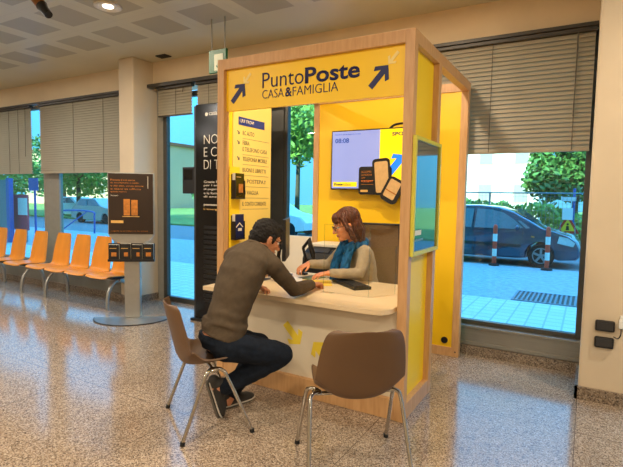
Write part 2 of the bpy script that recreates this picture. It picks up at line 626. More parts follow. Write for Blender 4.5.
# terrazzo skirting
struct('baseboard_left', B(XL, -5.80, 4.595, 4.62, 0, 0.09, ), M_skirt)
bm = bmesh.new(); box(bm, -5.82, -5.48, 4.515, 4.54, 0, 0.10); box(bm, -5.50, -5.478, 4.515, 4.95, 0, 0.10)
struct('baseboard_pillar_left', bm, M_skirt)
struct('baseboard_back', B(-2.5, 0.0, 4.865, 5.15, 0, 0.095), M_skirt)
bm = bmesh.new(); box(bm, -0.022, 0.38, 4.24, 4.268, 0, 0.098); box(bm, -0.022, 0.0, 4.24, 4.86, 0, 0.098); box(bm, 0.36, 0.38, 4.24, 4.9, 0, 0.098)
struct('baseboard_pillar_right', bm, M_skirt)

def window(name, x0, x1, z0, z1, fw=0.05, y=4.98, mat=None, mull=()):
    mat = mat or M_frame
    fr = bmesh.new()
    d = 0.035
    box(fr, x0, x0 + fw, y - d, y + d, z0, z1, 0.004)
    box(fr, x1 - fw, x1, y - d, y + d, z0, z1, 0.004)
    box(fr, x0 + fw, x1 - fw, y - d, y + d, z0, z0 + fw, 0.004)
    box(fr, x0 + fw, x1 - fw, y - d, y + d, z1 - fw, z1, 0.004)
    for mx in mull:
        box(fr, mx - fw / 2, mx + fw / 2, y - d, y + d, z0 + fw, z1 - fw)
    w = struct(name, fr, mat)
    p = struct('pane', B(x0 + fw, x1 - fw, y - 0.005, y + 0.005, z0 + fw, z1 - fw), M_glass, w)
    return w
window('window_1', XL, -10.2, 0.30, 3.06)
window('window_2', -10.2, -8.28, 0.30, 3.06)
window('window_3', -7.93, -6.42, 0.30, 3.06, mat=M_frame)
struct('trim_2', B(-8.28, -7.93, 4.95, 5.03, 0.30, 3.06, ), M_frame)           # wide mullion between the left windows
struct('trim_3', B(-6.42, -5.80, 4.97, 5.01, 0.30, 3.06), M_glass)
window('door_1', -5.36, -4.62, 0.0, 2.98, 0.07, mat=M_framedark)
struct('trim_4', B(-5.50, -5.36, 4.96, 5.05, 0, 3.06), M_frame)
window('door_2', -4.62, -3.50, 0.0, 2.98, 0.07, mat=M_framedark)
struct('trim_5', B(-3.50, -3.27, 4.93, 5.05, 0.0, 3.06), M_framedark)
window('window_4', -3.27, -2.40, 0.10, 3.06, 0.05, mat=M_framedark)
struct('trim_6', B(-2.40, -2.20, 4.93, 5.05, 0.0, 3.06), M_framedark)
window('window_5', -2.20, -0.0, 0.295, 3.06, 0.045, mat=M_framedark)
bm = bmesh.new(); box(bm, -2.2, 0.0, 4.90, 5.06, 0.095, 0.295); box(bm, -2.2, 0.0, 4.885, 4.905, 0.27, 0.295, 0.003); box(bm, -2.2, 0.0, 4.885, 4.905, 0.10, 0.135, 0.003)
struct('trim_7', bm, M_sillmetal)
window('window_6', 0.36, XR, 0.295, 3.06, 0.05, mat=M_framedark, mull=(2.2,))

# unseen rest of the building around the hall, sized to shade the street
struct('wall_upper_storeys', B(-60, 40, -7, 5.2, CEIL + 0.25, 13.0), M_plaster)
struct('wall_street_left', B(-60, XL - 0.25, -7, 5.2, -0.2, CEIL + 0.25), M_plaster)
struct('wall_street_right', B(XR + 0.25, 40, -7, 5.2, -0.2, CEIL + 0.25), M_plaster)

# ================================================================== BLINDS
def blind(x0, x1, zb, label, rail=True, y=4.86, zt=3.02, cords=()):
    t = thing('venetian_blind', label, 'blind', ((x0 + x1) / 2, y, zt), 0, 'venetian blinds along the window wall')
    part('headrail', B(x0, x1, y - 0.035, y + 0.035, zt, zt + 0.035, bev=0.004), M_rail, t)
    sl = bmesh.new()
    n = int((zt - zb) / 0.0385)
    p = (zt - zb) / n
    for i in range(n):
        z = zt - (i + 0.5) * p
        sec = []
        for k in range(5):                                        # arched slat section, nearly closed
            a = -1 + 2 * k / 4
            sec.append((-0.012 * a - 0.004 * (1 - a * a), -0.0235 * a))
        top_ = [(yy, zz) for yy, zz in sec]
        pr_ = top_ + [(yy + 0.0012, zz) for yy, zz in reversed(sec)]
        prism(sl, [(yy, zz) for yy, zz in pr_], Vector((x0 + 0.012, y, z)), Y, Z, (x1 - x0) - 0.024)
    part('slats', sl, M_blind, t)
    part('bottom_rail', B(x0 + 0.01, x1 - 0.01, y - 0.014, y + 0.014, zb - 0.022, zb, bev=0.004), M_blind if not rail else M_rail, t)
    for cx_ in cords:
        part('ladder_cord', TB([(cx_, y - 0.018, zt), (cx_, y - 0.018, zb - 0.01)], 0.003, seg=5), M_cord, t)
    part('tilt_wand', TB([(x1 - 0.14, y - 0.035, zt), (x1 - 0.15, y - 0.04, zb + 0.28)], 0.004, seg=6), M_cord, t)
    return t
blind(XL + 0.05, -8.50, 1.90, 'beige venetian blind above the chairs at the far left edge, left of the bright slit', False, cords=(-9.2, -8.9))
blind(-8.26, -5.84, 1.90, 'wide beige venetian blind between the bright slit and the left pillar', False, cords=(-7.3, -6.55))
blind(-5.36, -4.70, 2.665, 'short raised venetian blind over the glass door beside the left pillar', True, cords=(-5.0,))
blind(-4.62, -3.30, 2.665, 'short raised venetian blind above the black advertising totem', True, cords=(-4.4,))
blind(-2.15, -0.012, 2.02, 'large beige venetian blind over the window facing the parked car', False, cords=(-0.86, -0.16))
bm = B(-2.2, -0.005, 4.80, 4.885, 3.055, 3.085)
struct('trim_8', bm, M_rail)
bm = B(XL, -5.81, 4.80, 4.885, 3.055, 3.085)
struct('trim_9', bm, M_rail)
bm = B(-5.50, -3.3, 4.78, 4.885, 3.055, 3.10)
struct('trim_10', bm, M_rail)

# ================================================================== CEILING FITTINGS
def lens_mat():
    m = bpy.data.materials.new('lamp_lens')
    m.use_nodes = True
    b = m.node_tree.nodes['Principled BSDF']
    b.inputs['Base Color'].default_value = (0.9, 0.88, 0.8, 1)
    b.inputs['Emission Color'].default_value = (1, 0.92, 0.8, 1)
    b.inputs['Emission Strength'].default_value = 4.0
    return m
M_lens = lens_mat()
M_ringw = pm('white_lamp_ring', (214, 206, 190), 0.4, var=0.03)
lamp_light = bpy.data.lights.new('lamp_light', 'AREA')
lamp_light.shape = 'DISK'
lamp_light.size = 0.16
lamp_light.energy = LAMP_W
lamp_light.color = LAMP_COL
lamp0 = thing('downlight', 'round recessed downlight with white ring near the top left of the photo', 'lamp', (-4.28, 3.24, CEIL), 0, 'recessed ceiling downlights')
bm = bmesh.new()
rings = []
for (r, z) in ((0.135, 0.0), (0.135, -0.012), (0.12, -0.02), (0.095, -0.012), (0.085, -0.002)):
    rings.append([Vector((r * math.cos(2 * math.pi * k / 32), r * math.sin(2 * math.pi * k / 32), z)) for k in range(32)])
rings_to(bm, rings)
part('ring', bm, M_ringw, lamp0, True, world=False)
bm = bmesh.new(); cyl(bm, (0, 0, -0.012), Z, 0.05, 0.010, 24)
part('lens', bm, M_lens, lamp0, True, world=False)
lo = bpy.data.objects.new('lamp_light', lamp_light)
COL.objects.link(lo)
lo.parent = lamp0
lo.location = (0, 0, -0.03)
for ix in range(0, 3):
    for iy in range(0, 4):
        x, y = -4.28 + 2.76 * ix, 3.24 - 2.66 * iy
        if (ix == 0 and iy == 0) or x > XR - 0.3:
            continue
        c = copy_tree(lamp0)  # unseen copies of the downlight, added to light the hall
        c.location = (x, y, CEIL)
        c['label'] = 'added unseen ceiling downlight to light the hall, behind or beside the camera'
left_fill = lamp_light.copy()                                       # unseen cooler lamps added to brighten the waiting end of the hall
left_fill.name = 'cool_fill_light'
left_fill.color = (1.0, 0.94, 0.86)
left_fill.energy = 30.0
for ix in (-2, -1):
    for iy in range(0, 4):
        c = copy_tree(lamp0)
        c.location = (-4.28 + 2.76 * ix, 3.24 - 2.66 * iy, CEIL)
        c['label'] = 'added unseen ceiling downlight to brighten the waiting benches side'
        for ch in c.children:
            if ch.type == 'LIGHT':
                ch.data = left_fill
# ceiling spotlight, hanging into the top left corner
t = thing('ceiling_spotlight', 'bronze ceiling spotlight with black end hanging in the top left corner', 'lamp', (-4.44, 2.60, CEIL))
M_bronze = pm('bronze_metal', (150, 96, 48), 0.35, 0.7)
bm = bmesh.new(); cyl(bm, (-4.44, 2.60, CEIL - 0.03), Z, 0.06, 0.03, 20)
part('mount', bm, M_black, t, True)
part('arm', TB([(-4.44, 2.60, CEIL - 0.02), (-4.44, 2.60, CEIL - 0.12), (-4.40, 2.60, CEIL - 0.16)], 0.012), M_black, t, True)
part('barrel', TB([(-4.46, 2.60, 3.335), (-4.33, 2.60, 3.21)], [0.05, 0.045], seg=18), M_bronze, t, True)
part('nose', TB([(-4.34, 2.60, 3.22), (-4.30, 2.60, 3.18), (-4.24, 2.60, 3.125)], [0.05, 0.036, 0.034], seg=18), M_black, t, True)
t = thing('ceiling_vent', 'small dark square vent in the plain ceiling border beside the left pillar', 'vent', (-5.10, 4.72, CEIL))
part('frame', B(-5.19, -5.01, 4.66, 4.78, CEIL - 0.012, CEIL), M_darkgrey, t)
bm = bmesh.new()
for k in range(4):
    box(bm, -5.18, -5.02, 4.675 + k * 0.026, 4.685 + k * 0.026, CEIL - 0.018, CEIL - 0.008)
part('grille', bm, M_black, t)
# exit sign
t = thing('exit_sign', 'green hanging exit sign with white pictogram above the left end of the booth', 'sign', (-3.50, 4.0, CEIL))
bm = bmesh.new(); box(bm, -3.62, -3.38, 3.985, 4.015, 2.86, 3.10, 0.004)
part('panel', bm, M_exit, t)
part('pictogram', B(-3.54, -3.42, 3.98, 3.984, 2.88, 3.05), pm('exit_white', (170, 176, 150), 0.5), t)
bm = arrow_bm(-3.48, 2.94, 0.09, -90, Vector((0, 3.9795, 0)), X, Z, 0.002)
part('arrow', bm, M_exit, t)
part('hanger', TB([(-3.59, 4.0, 3.10), (-3.59, 4.0, CEIL)], 0.006, seg=8), M_silver, t)
part('hanger', TB([(-3.41, 4.0, 3.10), (-3.41, 4.0, CEIL)], 0.006, seg=8), M_silver, t)

# ================================================================== BOOTH
bo = thing('service_booth', 'yellow panelled wooden service booth with a navy lettered fascia in the middle of the hall', 'booth', (-1.88, 3.9, 0))
bx0, bx1, byf, byr, bz = -2.72, -1.035, 3.10, 4.79, 2.668
PW = 0.068
def post(x, y, d=0.085, z1=bz, nm='post'):
    part(nm, B(x, x + PW, y, y + d, 0, z1, bev=0.003), M_wood, bo)
post(bx0, byf, 0.07); post(bx1 - PW, byf, 0.07)
post(bx0, 3.69, 0.075, bz - 0.085); post(bx1 - PW, 3.69, 0.075, bz - 0.085)
post(bx0, byr - 0.075, 0.075); post(bx1 - PW, byr - 0.075, 0.075)
# top rails
part('top_rail', B(bx0 + PW, bx1 - PW, byf + 0.001, byf + 0.07, bz - 0.085, bz - 0.001, bev=0.002), M_wood, bo)
part('top_rail', B(bx0 + PW, bx1 - PW, byr - 0.075, byr, bz - 0.085, bz - 0.001, bev=0.002), M_wood, bo)
for x in (bx0, bx1 - PW):
    part('top_rail', B(x + 0.001, x + PW - 0.001, byf + 0.07, byr - 0.075, bz - 0.085, bz - 0.001, bev=0.002), M_wood, bo)
# fascia sign
sg = part('sign_board', B(bx0 + PW, bx1 - PW, 3.135, 3.165, 2.25, bz - 0.085), M_signyellow, bo)
so = Vector((0, 3.1345, 0))
def sgn(nm, bm, m):
    part(nm, bm, m, sg)
sgn('lettering', text('Punto', -2.285, -1.905, 2.405, 2.522, so, X, Z, bold=-0.008), M_navy)
sgn('lettering', text('Poste', -1.892, -1.442, 2.400, 2.518, so, X, Z, bold=0.022), M_navy)
sgn('lettering', text('CASA', -2.285, -2.082, 2.322, 2.388, so, X, Z, bold=-0.014), M_navy)
sgn('lettering', text('&', -2.068, -2.008, 2.320, 2.390, so, X, Z, bold=0.018), M_navy)
sgn('lettering', text('FAMIGLIA', -2.000, -1.612, 2.322, 2.388, so, X, Z, bold=-0.014), M_navy)
sgn('arrow', arrow_bm(-2.527, 2.388, 0.185, 47, so, X, Z), M_navy)
sgn('arrow', arrow_bm(-1.297, 2.388, 0.185, 47, so, X, Z), M_navy)
sgn('pale_arrow', arrow_bm(-2.435, 2.497, 0.10, 227, so, X, Z), M_palearrow)
sgn('pale_arrow', arrow_bm(-1.195, 2.503, 0.10, 227, so, X, Z), M_palearrow)
# side walls (recessed yellow panels), lower rails
part('side_panel', B(bx0 + 0.030, bx0 + 0.064, byf + 0.07, 3.69, 0.10, bz - 0.085), M_yellow2, bo)
part('side_panel', B(bx1 - 0.064, bx1 - 0.045, byf + 0.07, 3.69, 0.10, bz - 0.085), M_yellow2, bo)
for x in (bx0, bx1 - PW):
    part('bottom_rail', B(x + 0.001, x + PW - 0.001, byf + 0.07, 3.69, 0.0, 0.115, bev=0.002), M_wood, bo)
# back wall
part('back_panel', B(bx0 + PW, bx1 - PW, 4.725, 4.755, 0.09, bz - 0.085), M_yellow, bo)
part('back_rail', B(bx0 + PW, bx1 - PW, 4.716, 4.786, 0.0, 0.09, bev=0.002), M_wood, bo)
bm = bmesh.new(); cyl(bm, (-1.175, 4.716, 0.155), Y, 0.033, 0.01, 20)
cg = part('cable_grommet', bm, M_black, bo, True)
part('low_panel', B(-3.26, bx0 - 0.002, 4.725, 4.755, 0.0, 1.10), M_white, bo, label='ivory low partition panel')
bm = bmesh.new(); cyl(bm, (-1.066, 4.7145, 0.05), Y, 0.008, 0.004, 12)
part('screw', bm, M_darkgrey, bo)

# list of services on the inside of the left wall (faces +x)
lp = part('list_panel', B(-2.657, -2.645, 3.215, 3.775, 0.95, 2.42), M_listcream, bo)
lo_ = Vector((-2.6445, 0, 0))
part('list_header', B(-2.6455, -2.6430, 3.285, 3.665, 2.165, 2.235), M_blue, lp)
part('lettering', text('QUI TROVI', 3.30, 3.50, 2.183, 2.217, Vector((-2.643, 0, 0)), Y, Z, 0.001, 0.03), M_white, lp)
rows = [('RC AUTO', 3.51, 2.085), ('FIBRA', 3.44, 2.00), ('E TELEFONO CASA', 3.71, 1.945), ('TELEFONIA MOBILE', 3.71, 1.86), ('BUONI E LIBRETTI', 3.69, 1.765), ('A POSTEPAY', 3.70, 1.665), ('E I VAGLIA', 3.58, 1.565), ('IL CONTO CORRENTE', 3.70, 1.465)]
for i, (tx, x1, z) in enumerate(rows):
    part('lettering', text(tx, 3.345, x1, z, z + 0.036, lo_, Y, Z, 0.001, 0.006), M_grey_txt, lp)
    if i != 1:
        part('rule', B(-2.6455, -2.6438, 3.345, 3.74, z - 0.032, z - 0.029), M_grey_txt, lp)
for z in (2.10, 2.015, 1.878, 1.782):
    part('arrow', arrow_bm(3.285, z, 0.040, -45, lo_, Y, Z, 0.001), M_navy, lp)
part('yellow_strip', B(-2.645, -2.640, 3.165, 3.30, 0.95, 1.80), M_yellow2, lp)

# leaflets on the left wall
def leaflet_rack(y0, y1, z0, z1, label):
    x = -2.640
    t = thing('leaflet_rack', label, 'leaflet rack', (x, (y0 + y1) / 2, z0), 0, 'leaflet racks on the booth wall')
    part('back', B(x, x + 0.006, y0, y1, z0, z1), M_black, t)
    part('tray', B(x + 0.006, x + 0.05, y0, y1, z0, z0 + 0.012), M_black, t)
    part('front_lip', B(x + 0.045, x + 0.05, y0, y1, z0 + 0.012, z0 + 0.05), M_acrylic, t)
    for yy in (y0, y1 - 0.005):
        part('side', B(x + 0.006, x + 0.05, yy, yy + 0.005, z0 + 0.012, z1 - 0.05), M_black, t)
    return t
M_navyprint = pm('navy_print', (24, 34, 84), 0.4, var=0.1)
def leaflets(y0, y1, z0, z1, m, label, img, kind):
    x = -2.634
    t = thing('leaflet_stack', label, 'leaflets', (x, (y0 + y1) / 2, z0 + 0.012))
    part('sheets', B(x + 0.002, x + 0.034, y0 + 0.007, y1 - 0.007, z0 + 0.012, z1 + 0.01), M_paper, t)
    part('cover', B(x + 0.034, x + 0.036, y0 + 0.007, y1 - 0.007, z0 + 0.012, z1 + 0.01), m, t)
    o = Vector((x + 0.036, 0, 0))
    cy, w = (y0 + y1) / 2, (y1 - y0)
    if kind == 0:
        bm = bmesh.new(); box(bm, x + 0.036, x + 0.037, cy - 0.015, cy + 0.045, z0 + 0.055, z0 + 0.13)
        part('picture', bm, M_amber, t)
        part('rule', B(x + 0.036, x + 0.037, y0 + 0.02, y1 - 0.05, z0 + 0.185, z0 + 0.19), M_amberlight, t)
    else:
        bm = bmesh.new()
        prism(bm, [(cy - 0.05, z0 + 0.11), (cy, z0 + 0.15), (cy + 0.05, z0 + 0.11), (cy + 0.042, z0 + 0.105), (cy, z0 + 0.138), (cy - 0.042, z0 + 0.105)], o, Y, Z, 0.001)
        part('picture', bm, M_white, t)
        part('picture', B(x + 0.036, x + 0.037, cy - 0.02, cy + 0.03, z0 + 0.075, z0 + 0.10), M_white, t)
leaflet_rack(3.185, 3.315, 1.525, 1.735, 'upper black leaflet rack on the left booth wall, above the navy leaflets')
leaflets(3.185, 3.315, 1.525, 1.735, M_blackgloss, 'black leaflets with an amber picture in the upper rack on the booth wall', None, 0)
leaflet_rack(3.185, 3.315, 1.175, 1.385, 'lower black leaflet rack on the left booth wall, behind the seated man\'s head')
leaflets(3.185, 3.315, 1.175, 1.385, M_navyprint, 'navy leaflets with a white house outline in the lower rack on the booth wall', None, 1)

# framed poster on the right side of the booth
M_posterart = None
def poster_art():
    m = pm('dark_teal_poster', (34, 58, 58), 0.12, var=0.5, scale=3.0, stretch=(1, 5, 0.8), spec=1.0, coat=1.0)
    b = m.node_tree.nodes['Principled BSDF']
    b.inputs['Coat Roughness'].default_value = 0.01
    b.inputs['Coat IOR'].default_value = 1.7
    return m
M_posterart = poster_art()
M_yframe = pm('yellow_green_frame', (214, 206, 70), 0.4, var=0.05)
pf = thing('framed_poster', 'glossy framed poster hung on the outer right side of the yellow booth', 'poster', (bx1, 3.43, 1.16))
fx0, fx1 = bx1 + 0.001, bx1 + 0.026
fr = bmesh.new()
y0, y1, z0, z1, w = 3.115, 3.745, 1.160, 1.978, 0.028
box(fr, fx0, fx1, y0, y0 + w, z0, z1, 0.003); box(fr, fx0, fx1, y1 - w, y1, z0, z1, 0.003)
box(fr, fx0, fx1, y0 + w, y1 - w, z0, z0 + w, 0.003); box(fr, fx0, fx1, y0 + w, y1 - w, z1 - w, z1, 0.003)
part('frame', fr, M_yframe, pf)
pr = part('print', B(fx0, fx0 + 0.012, y0 + w, y1 - w, z0 + w, z1 - w), M_posterart, pf)
part('caption', B(fx0 + 0.012, fx0 + 0.0135, y0 + 0.07, y0 + 0.21, z0 + 0.14, z0 + 0.175), M_white, pr)
part('caption', B(fx0 + 0.012, fx0 + 0.0135, y0 + 0.07, y0 + 0.26, z0 + 0.10, z0 + 0.112), M_silver, pr)

# ================================================================== COUNTER
CT = 0.80
ct = thing('service_counter', 'pale service counter with an ivory front and a yellow arrow, between the booth posts', 'counter', (-1.9, 3.4, 0))
bm = bmesh.new()
pl = [(-2.74, 2.95), (-1.24, 2.95)]
for k in range(1, 8):
    a = math.radians(-90 + 90 * k / 7)
    pl.append((-1.245 + 0.125 * math.cos(a), 3.075 + 0.125 * math.sin(a)))
pl += [(-1.12, 3.98), (-2.58, 3.98), (-2.58, 3.09), (-2.74, 3.09)]
prism(bm, pl, Vector((0, 0, CT - 0.032)), X, Y, 0.032)
part('worktop', bm, M_top, ct)
fp_ = part('front_panel', B(bx0 + PW, bx1 - PW, 3.145, 3.165, 0.145, CT - 0.032), M_counterfront, ct)
part('plinth', B(bx0 + PW + 0.001, bx1 - PW - 0.001, 3.105, 3.165, 0.0, 0.145, bev=0.003), M_wood, ct)
fo = Vector((0, 3.1445, 0))
M_decal = pm('yellow_decal', (236, 208, 60), 0.5, var=0.02)
part('yellow_arrow', arrow_bm(-1.975, 0.475, 0.20, -47, fo, X, Z, 0.002, 0.3), M_decal, fp_)
part('yellow_arrow', arrow_bm(-1.71, 0.36, 0.20, 133, fo, X, Z, 0.002, 0.3), M_decal, fp_)
part('end_panel', B(-2.57, -2.55, 3.165, 3.90, 0.0, CT - 0.032), M_white, ct)
part('end_panel', B(-1.16, -1.14, 3.165, 3.90, 0.0, CT - 0.032), M_white, ct)

# ================================================================== TV AND CUT-OUT
M_screen = pm('tv_screen_lavender', (140, 158, 230), 0.3, var=0.01, emit=0.4)
M_screeny = pm('tv_screen_yellow', (246, 214, 20), 0.3, var=0.01, emit=0.6)
M_screenb = pm('tv_screen_blue', (40, 80, 170), 0.3, var=0.01, emit=0.5)
M_screenc = pm('tv_screen_cyan', (20, 120, 230), 0.3, var=0.01, emit=0.7)
tv = thing('wall_television', 'black framed television showing 08:08 on the yellow back wall of the booth', 'television', (-1.9, 4.725, 1.63))
tx0, tx1, tz0, tz1 = -2.445, -1.345, 1.64, 2.268
part('casing', B(tx0, tx1, 4.63, 4.675, tz0, tz1, bev=0.004), M_black, tv)
part('wall_bracket', B(-2.05, -1.75, 4.675, 4.725, 1.80, 2.1), M_black, tv)
sc = part('screen', B(tx0 + 0.012, tx1 - 0.012, 4.628, 4.630, tz0 + 0.014, tz1 - 0.012), M_screen, tv)
part('side_banner', B(-1.885, tx1 - 0.012, 4.6265, 4.628, tz0 + 0.014, tz1 - 0.012), M_screeny, sc)
to = Vector((0, 4.6275, 0))
part('digits', text('08:08', -2.40, -2.235, 2.135, 2.185, to, X, Z, 0.001, 0.02), M_screenb, sc)
part('lettering', text('Numero ultimo biglietto servito', -2.40, -2.10, 2.215, 2.232, to, X, Z, 0.001, 0.0), M_screenb, sc)
part('lettering', text('SPORTELLO', -1.755, -1.40, 2.185, 2.222, Vector((0, 4.626, 0)), X, Z, 0.001, 0.03), M_navy, sc)
part('yellow_bar', B(-2.415, -2.135, 4.6262, 4.628, 1.672, 1.722), M_screeny, sc)
part('lettering', text('Poste', -2.40, -2.30, 1.683, 1.710, Vector((0, 4.626, 0)), X, Z, 0.001, 0.04), M_navy, sc)
part('lettering', text('italiane', -2.295, -2.20, 1.683, 1.710, Vector((0, 4.626, 0)), X, Z, 0.001, -0.005), M_navy, sc)
part('arrow', arrow_bm(-1.70, 1.90, 0.22, 50, Vector((0, 4.6262, 0)), X, Z, 0.001, 0.34), M_screenc, sc)
cable = smoothpath([(-1.80, 4.66, 2.262), (-1.74, 4.66, 2.30), (-1.64, 4.655, 2.31), (-1.55, 4.66, 2.315), (-1.46, 4.66, 2.262)], 5)
part('cable', TB(cable, 0.012, seg=8), M_black, tv, True)

co = thing('cardboard_display', 'black cardboard cut-out of a phone and payment cards hung in front of the television', 'display', (-1.88, 4.6, 1.58))
def tilt(pts, cx, cz, deg):
    a = math.radians(deg)
    return [(cx + p[0] * math.cos(a) - p[1] * math.sin(a), cz + p[0] * math.sin(a) + p[1] * math.cos(a)) for p in pts]
def slab(poly, y, d):
    bm = bmesh.new(); prism(bm, poly, Vector((0, y, 0)), X, Z, d); return bm      # extrudes towards -y
bk = part('card_panel', slab([(p[0] - 1.925, p[1] + 1.735) for p in rrect(0.36, 0.29, 0.03)], 4.622, 0.012), M_black, co)
yo = Vector((0, 4.6095, 0))
part('lettering', text('SCOPRI', -2.075, -1.965, 1.815, 1.838, yo, X, Z, 0.001, 0.01), M_amber, bk)
part('lettering', text('LA NUOVA', -2.075, -1.955, 1.785, 1.805, yo, X, Z, 0.001, 0.01), M_amber, bk)
part('lettering', text('APP', -2.075, -2.03, 1.755, 1.773, yo, X, Z, 0.001, 0.01), M_amber, bk)
part('lettering', text('POSTEPAY', -2.075, -1.94, 1.718, 1.740, yo, X, Z, 0.001, 0.04), pm('orange_print', (216, 112, 28), 0.5), bk)
part('rule', slab([(-2.075, 1.694), (-1.88, 1.694), (-1.88, 1.698), (-2.075, 1.698)], 4.610, 0.001), M_amber, bk)
part('button', slab([(p[0] - 2.04, p[1] + 1.628) for p in rrect(0.085, 0.024, 0.008)], 4.610, 0.001), M_amberlight, bk)
ph = part('phone', slab(tilt(rrect(0.19, 0.37, 0.04), -1.845, 1.775, 5), 4.609, 0.012), M_black, co)
part('phone_screen', slab(tilt(rrect(0.145, 0.315, 0.02), -1.843, 1.772, 5), 4.597, 0.0015), M_creamprint, ph)
cd = part('payment_card', slab(tilt(rrect(0.19, 0.26, 0.05), -1.725, 1.635, -28), 4.608, 0.018), M_black, co)
part('card_face', slab(tilt(rrect(0.125, 0.19, 0.015), -1.725, 1.645, -28), 4.590, 0.0015), M_creamprint, cd)
part('card_band', slab(tilt(rrect(0.125, 0.012, 0.004), -1.735, 1.62, -28), 4.5885, 0.001), M_amber, cd)

# ================================================================== OUTSIDE
G = -0.10
M_apron = grid_tile_mat('pale_paving_tiles', (220, 220, 216), (176, 182, 184), 0.22, 0.22)
M_pave = pm('grey_street_paving', (166, 172, 176), 0.8, var=0.2, scale=9, bump=0.3, bscale=30)
M_road = pm('asphalt', (120, 124, 128), 0.85, var=0.1, scale=20)
M_lawn = pm('dry_grass', (120, 140, 62), 0.95, var=0.4, scale=3, bump=0.5, bscale=40)
M_facade = pm('cream_pink_facade', (244, 222, 208), 0.8, var=0.03, scale=0.5)
M_facade2 = pm('ochre_facade', (226, 178, 140), 0.8, var=0.05, scale=0.5)
M_pane_out = pm('dark_house_window', (176, 156, 150), 0.3, var=0.1)
M_roof = pm('red_tile_roof', (170, 92, 64), 0.8, var=0.15, scale=6)
M_leafdark = pm('green_leaves', (88, 126, 56), 0.6, var=0.45, scale=2.2)
M_leaflight = pm('yellow_green_leaves', (128, 158, 58), 0.6, var=0.4, scale=2.2)
M_bark = pm('bark', (92, 74, 56), 0.9, var=0.2)
M_galv = pm('galvanised_fence', (126, 140, 146), 0.5, 0.3)
M_carpaint = pm('dark_teal_car_paint', (18, 64, 92), 0.2, 0.1, var=0.05, coat=1.0)
M_carglass = pm('car_window_glass', (56, 108, 130), 0.08, 0.0, var=0.1, spec=1.0, coat=1.0)
M_cartrim = pm('black_car_trim', (24, 30, 34), 0.5, var=0.1)
M_rim = pm('alloy_rim', (150, 156, 160), 0.3, 0.7)
M_lampglass = pm('headlamp_glass', (196, 212, 214), 0.1, 0.3, coat=1.0)
M_red = pm('red_paint', (240, 74, 44), 0.5, var=0.05)
M_whitep = pm('white_paint', (232, 232, 226), 0.5, var=0.04)
M_signred = pm('warning_red', (206, 40, 24), 0.5)
M_signyel = pm('warning_yellow', (246, 196, 30), 0.5)
M_bluep = pm('blue_paint', (20, 92, 170), 0.5)
M_greyblue = pm('blue_grey_panel', (96, 128, 136), 0.5, var=0.05)
M_maroon = pm('maroon_board', (196, 66, 84), 0.5, var=0.06)
M_grate = pm('steel_grate', (120, 136, 148), 0.5, 0.3)

struct('ground_apron', B(-60, 40, 5.2, 8.48, G - 0.2, G), M_apron)
struct('ground_paving', B(-60, 40, 8.48, 13.0, G - 0.2, G - 0.002), M_pave)
struct('ground_road', B(-60, 40, 13.0, 19.5, G - 0.2, G - 0.06), M_road)
struct('ground_lawn', B(-90, 70, 19.5, 90, G - 0.25, G + 0.02), M_lawn)

t = thing('drain_grate', 'dark steel ventilation grate let into the paving in front of the parked car', 'grate', (-0.2, 9.0, G))
bm = bmesh.new()
box(bm, -1.05, 1.2, 8.52, 8.56, G - 0.03, G + 0.012); box(bm, -1.05, 1.2, 9.42, 9.46, G - 0.03, G + 0.012)
box(bm, -1.05, -1.01, 8.56, 9.42, G - 0.03, G + 0.012); box(bm, 1.16, 1.2, 8.56, 9.42, G - 0.03, G + 0.012)
part('frame', bm, M_grate, t)
bm = bmesh.new()
for k in range(30):
    x = -0.985 + k * 0.072
    box(bm, x, x + 0.034, 8.56, 9.42, G - 0.025, G + 0.010)
part('bars', bm, M_grate, t)
part('pit', B(-1.01, 1.16, 8.56, 9.42, G - 0.03, G + 0.001), M_black, t)

def bollard(x, y, label):
    t = thing('bollard', label, 'bollard', (x, y, G), 0, 'red and white bollards in front of the parked car')
    h = 0.95
    part('base', TB([(x, y, G), (x, y, G + 0.05), (x, y, G + 0.06)], [0.13, 0.13, 0.06], seg=18), M_cartrim, t, True)
    zs = [G + 0.05 + h * k / 5 for k in range(6)]
    part('post', TB([(x, y, G + 0.05), (x, y, G + 0.05 + h)], 0.052, seg=18, roundend=True), M_red, t, True)
    for k in (1, 3):
        part('white_band', TB([(x, y, zs[k]), (x, y, zs[k + 1])], 0.055, seg=18), M_whitep, t, True)
    return t
bollard(-2.02, 12.85, 'left one of two red and white bollards, standing before the car door')
bollard(-0.80, 12.75, 'right one of two red and white bollards, standing before the car front wheel')

# ---- parked car, nose towards +x
CX, CY = -4.30, 14.40      # rear end x, centre line y
car = thing('parked_car', 'dark teal family car parked across the paving, seen through the right window', 'car', (CX + 2.05, CY, G - 0.06))
GZ = G - 0.06
outline = [(0.05, 0.30), (0.02, 0.55), (0.06, 0.85), (0.14, 1.05), (0.34, 1.36), (0.62, 1.50), (1.1, 1.575), (1.7, 1.585), (2.2, 1.54), (2.6, 1.42), (3.0, 1.20),
           (3.32, 1.02), (3.62, 0.94), (3.90, 0.84), (4.08, 0.70), (4.16, 0.52), (4.16, 0.34), (4.08, 0.24)]
under = [(3.75, 0.20)]
def arch(xc, r=0.37, zc=0.31):
    return [(xc + r * math.cos(math.radians(a)), zc + r * math.sin(math.radians(a))) for a in (-12, 20, 50, 80, 110, 140, 170, 192)]
A1, A2 = 3.30, 0.78
poly = outline + [(3.72, 0.215)] + arch(A1) + [(2.7, 0.21), (1.4, 0.21)] + arch(A2) + [(0.3, 0.25)]
def halfw(z):
    return 0.875 - 0.20 * max(0, (z - 0.92) / 0.66) ** 1.2 - 0.05 * max(0, (0.45 - z) / 0.3)
bm = bmesh.new()
st = [(-1.0, 0.05), (-0.985, 0.022), (-0.94, 0.0), (-0.6, -0.012), (0.0, -0.02), (0.6, -0.012), (0.94, 0.0), (0.985, 0.022), (1.0, 0.05)]
rings = []
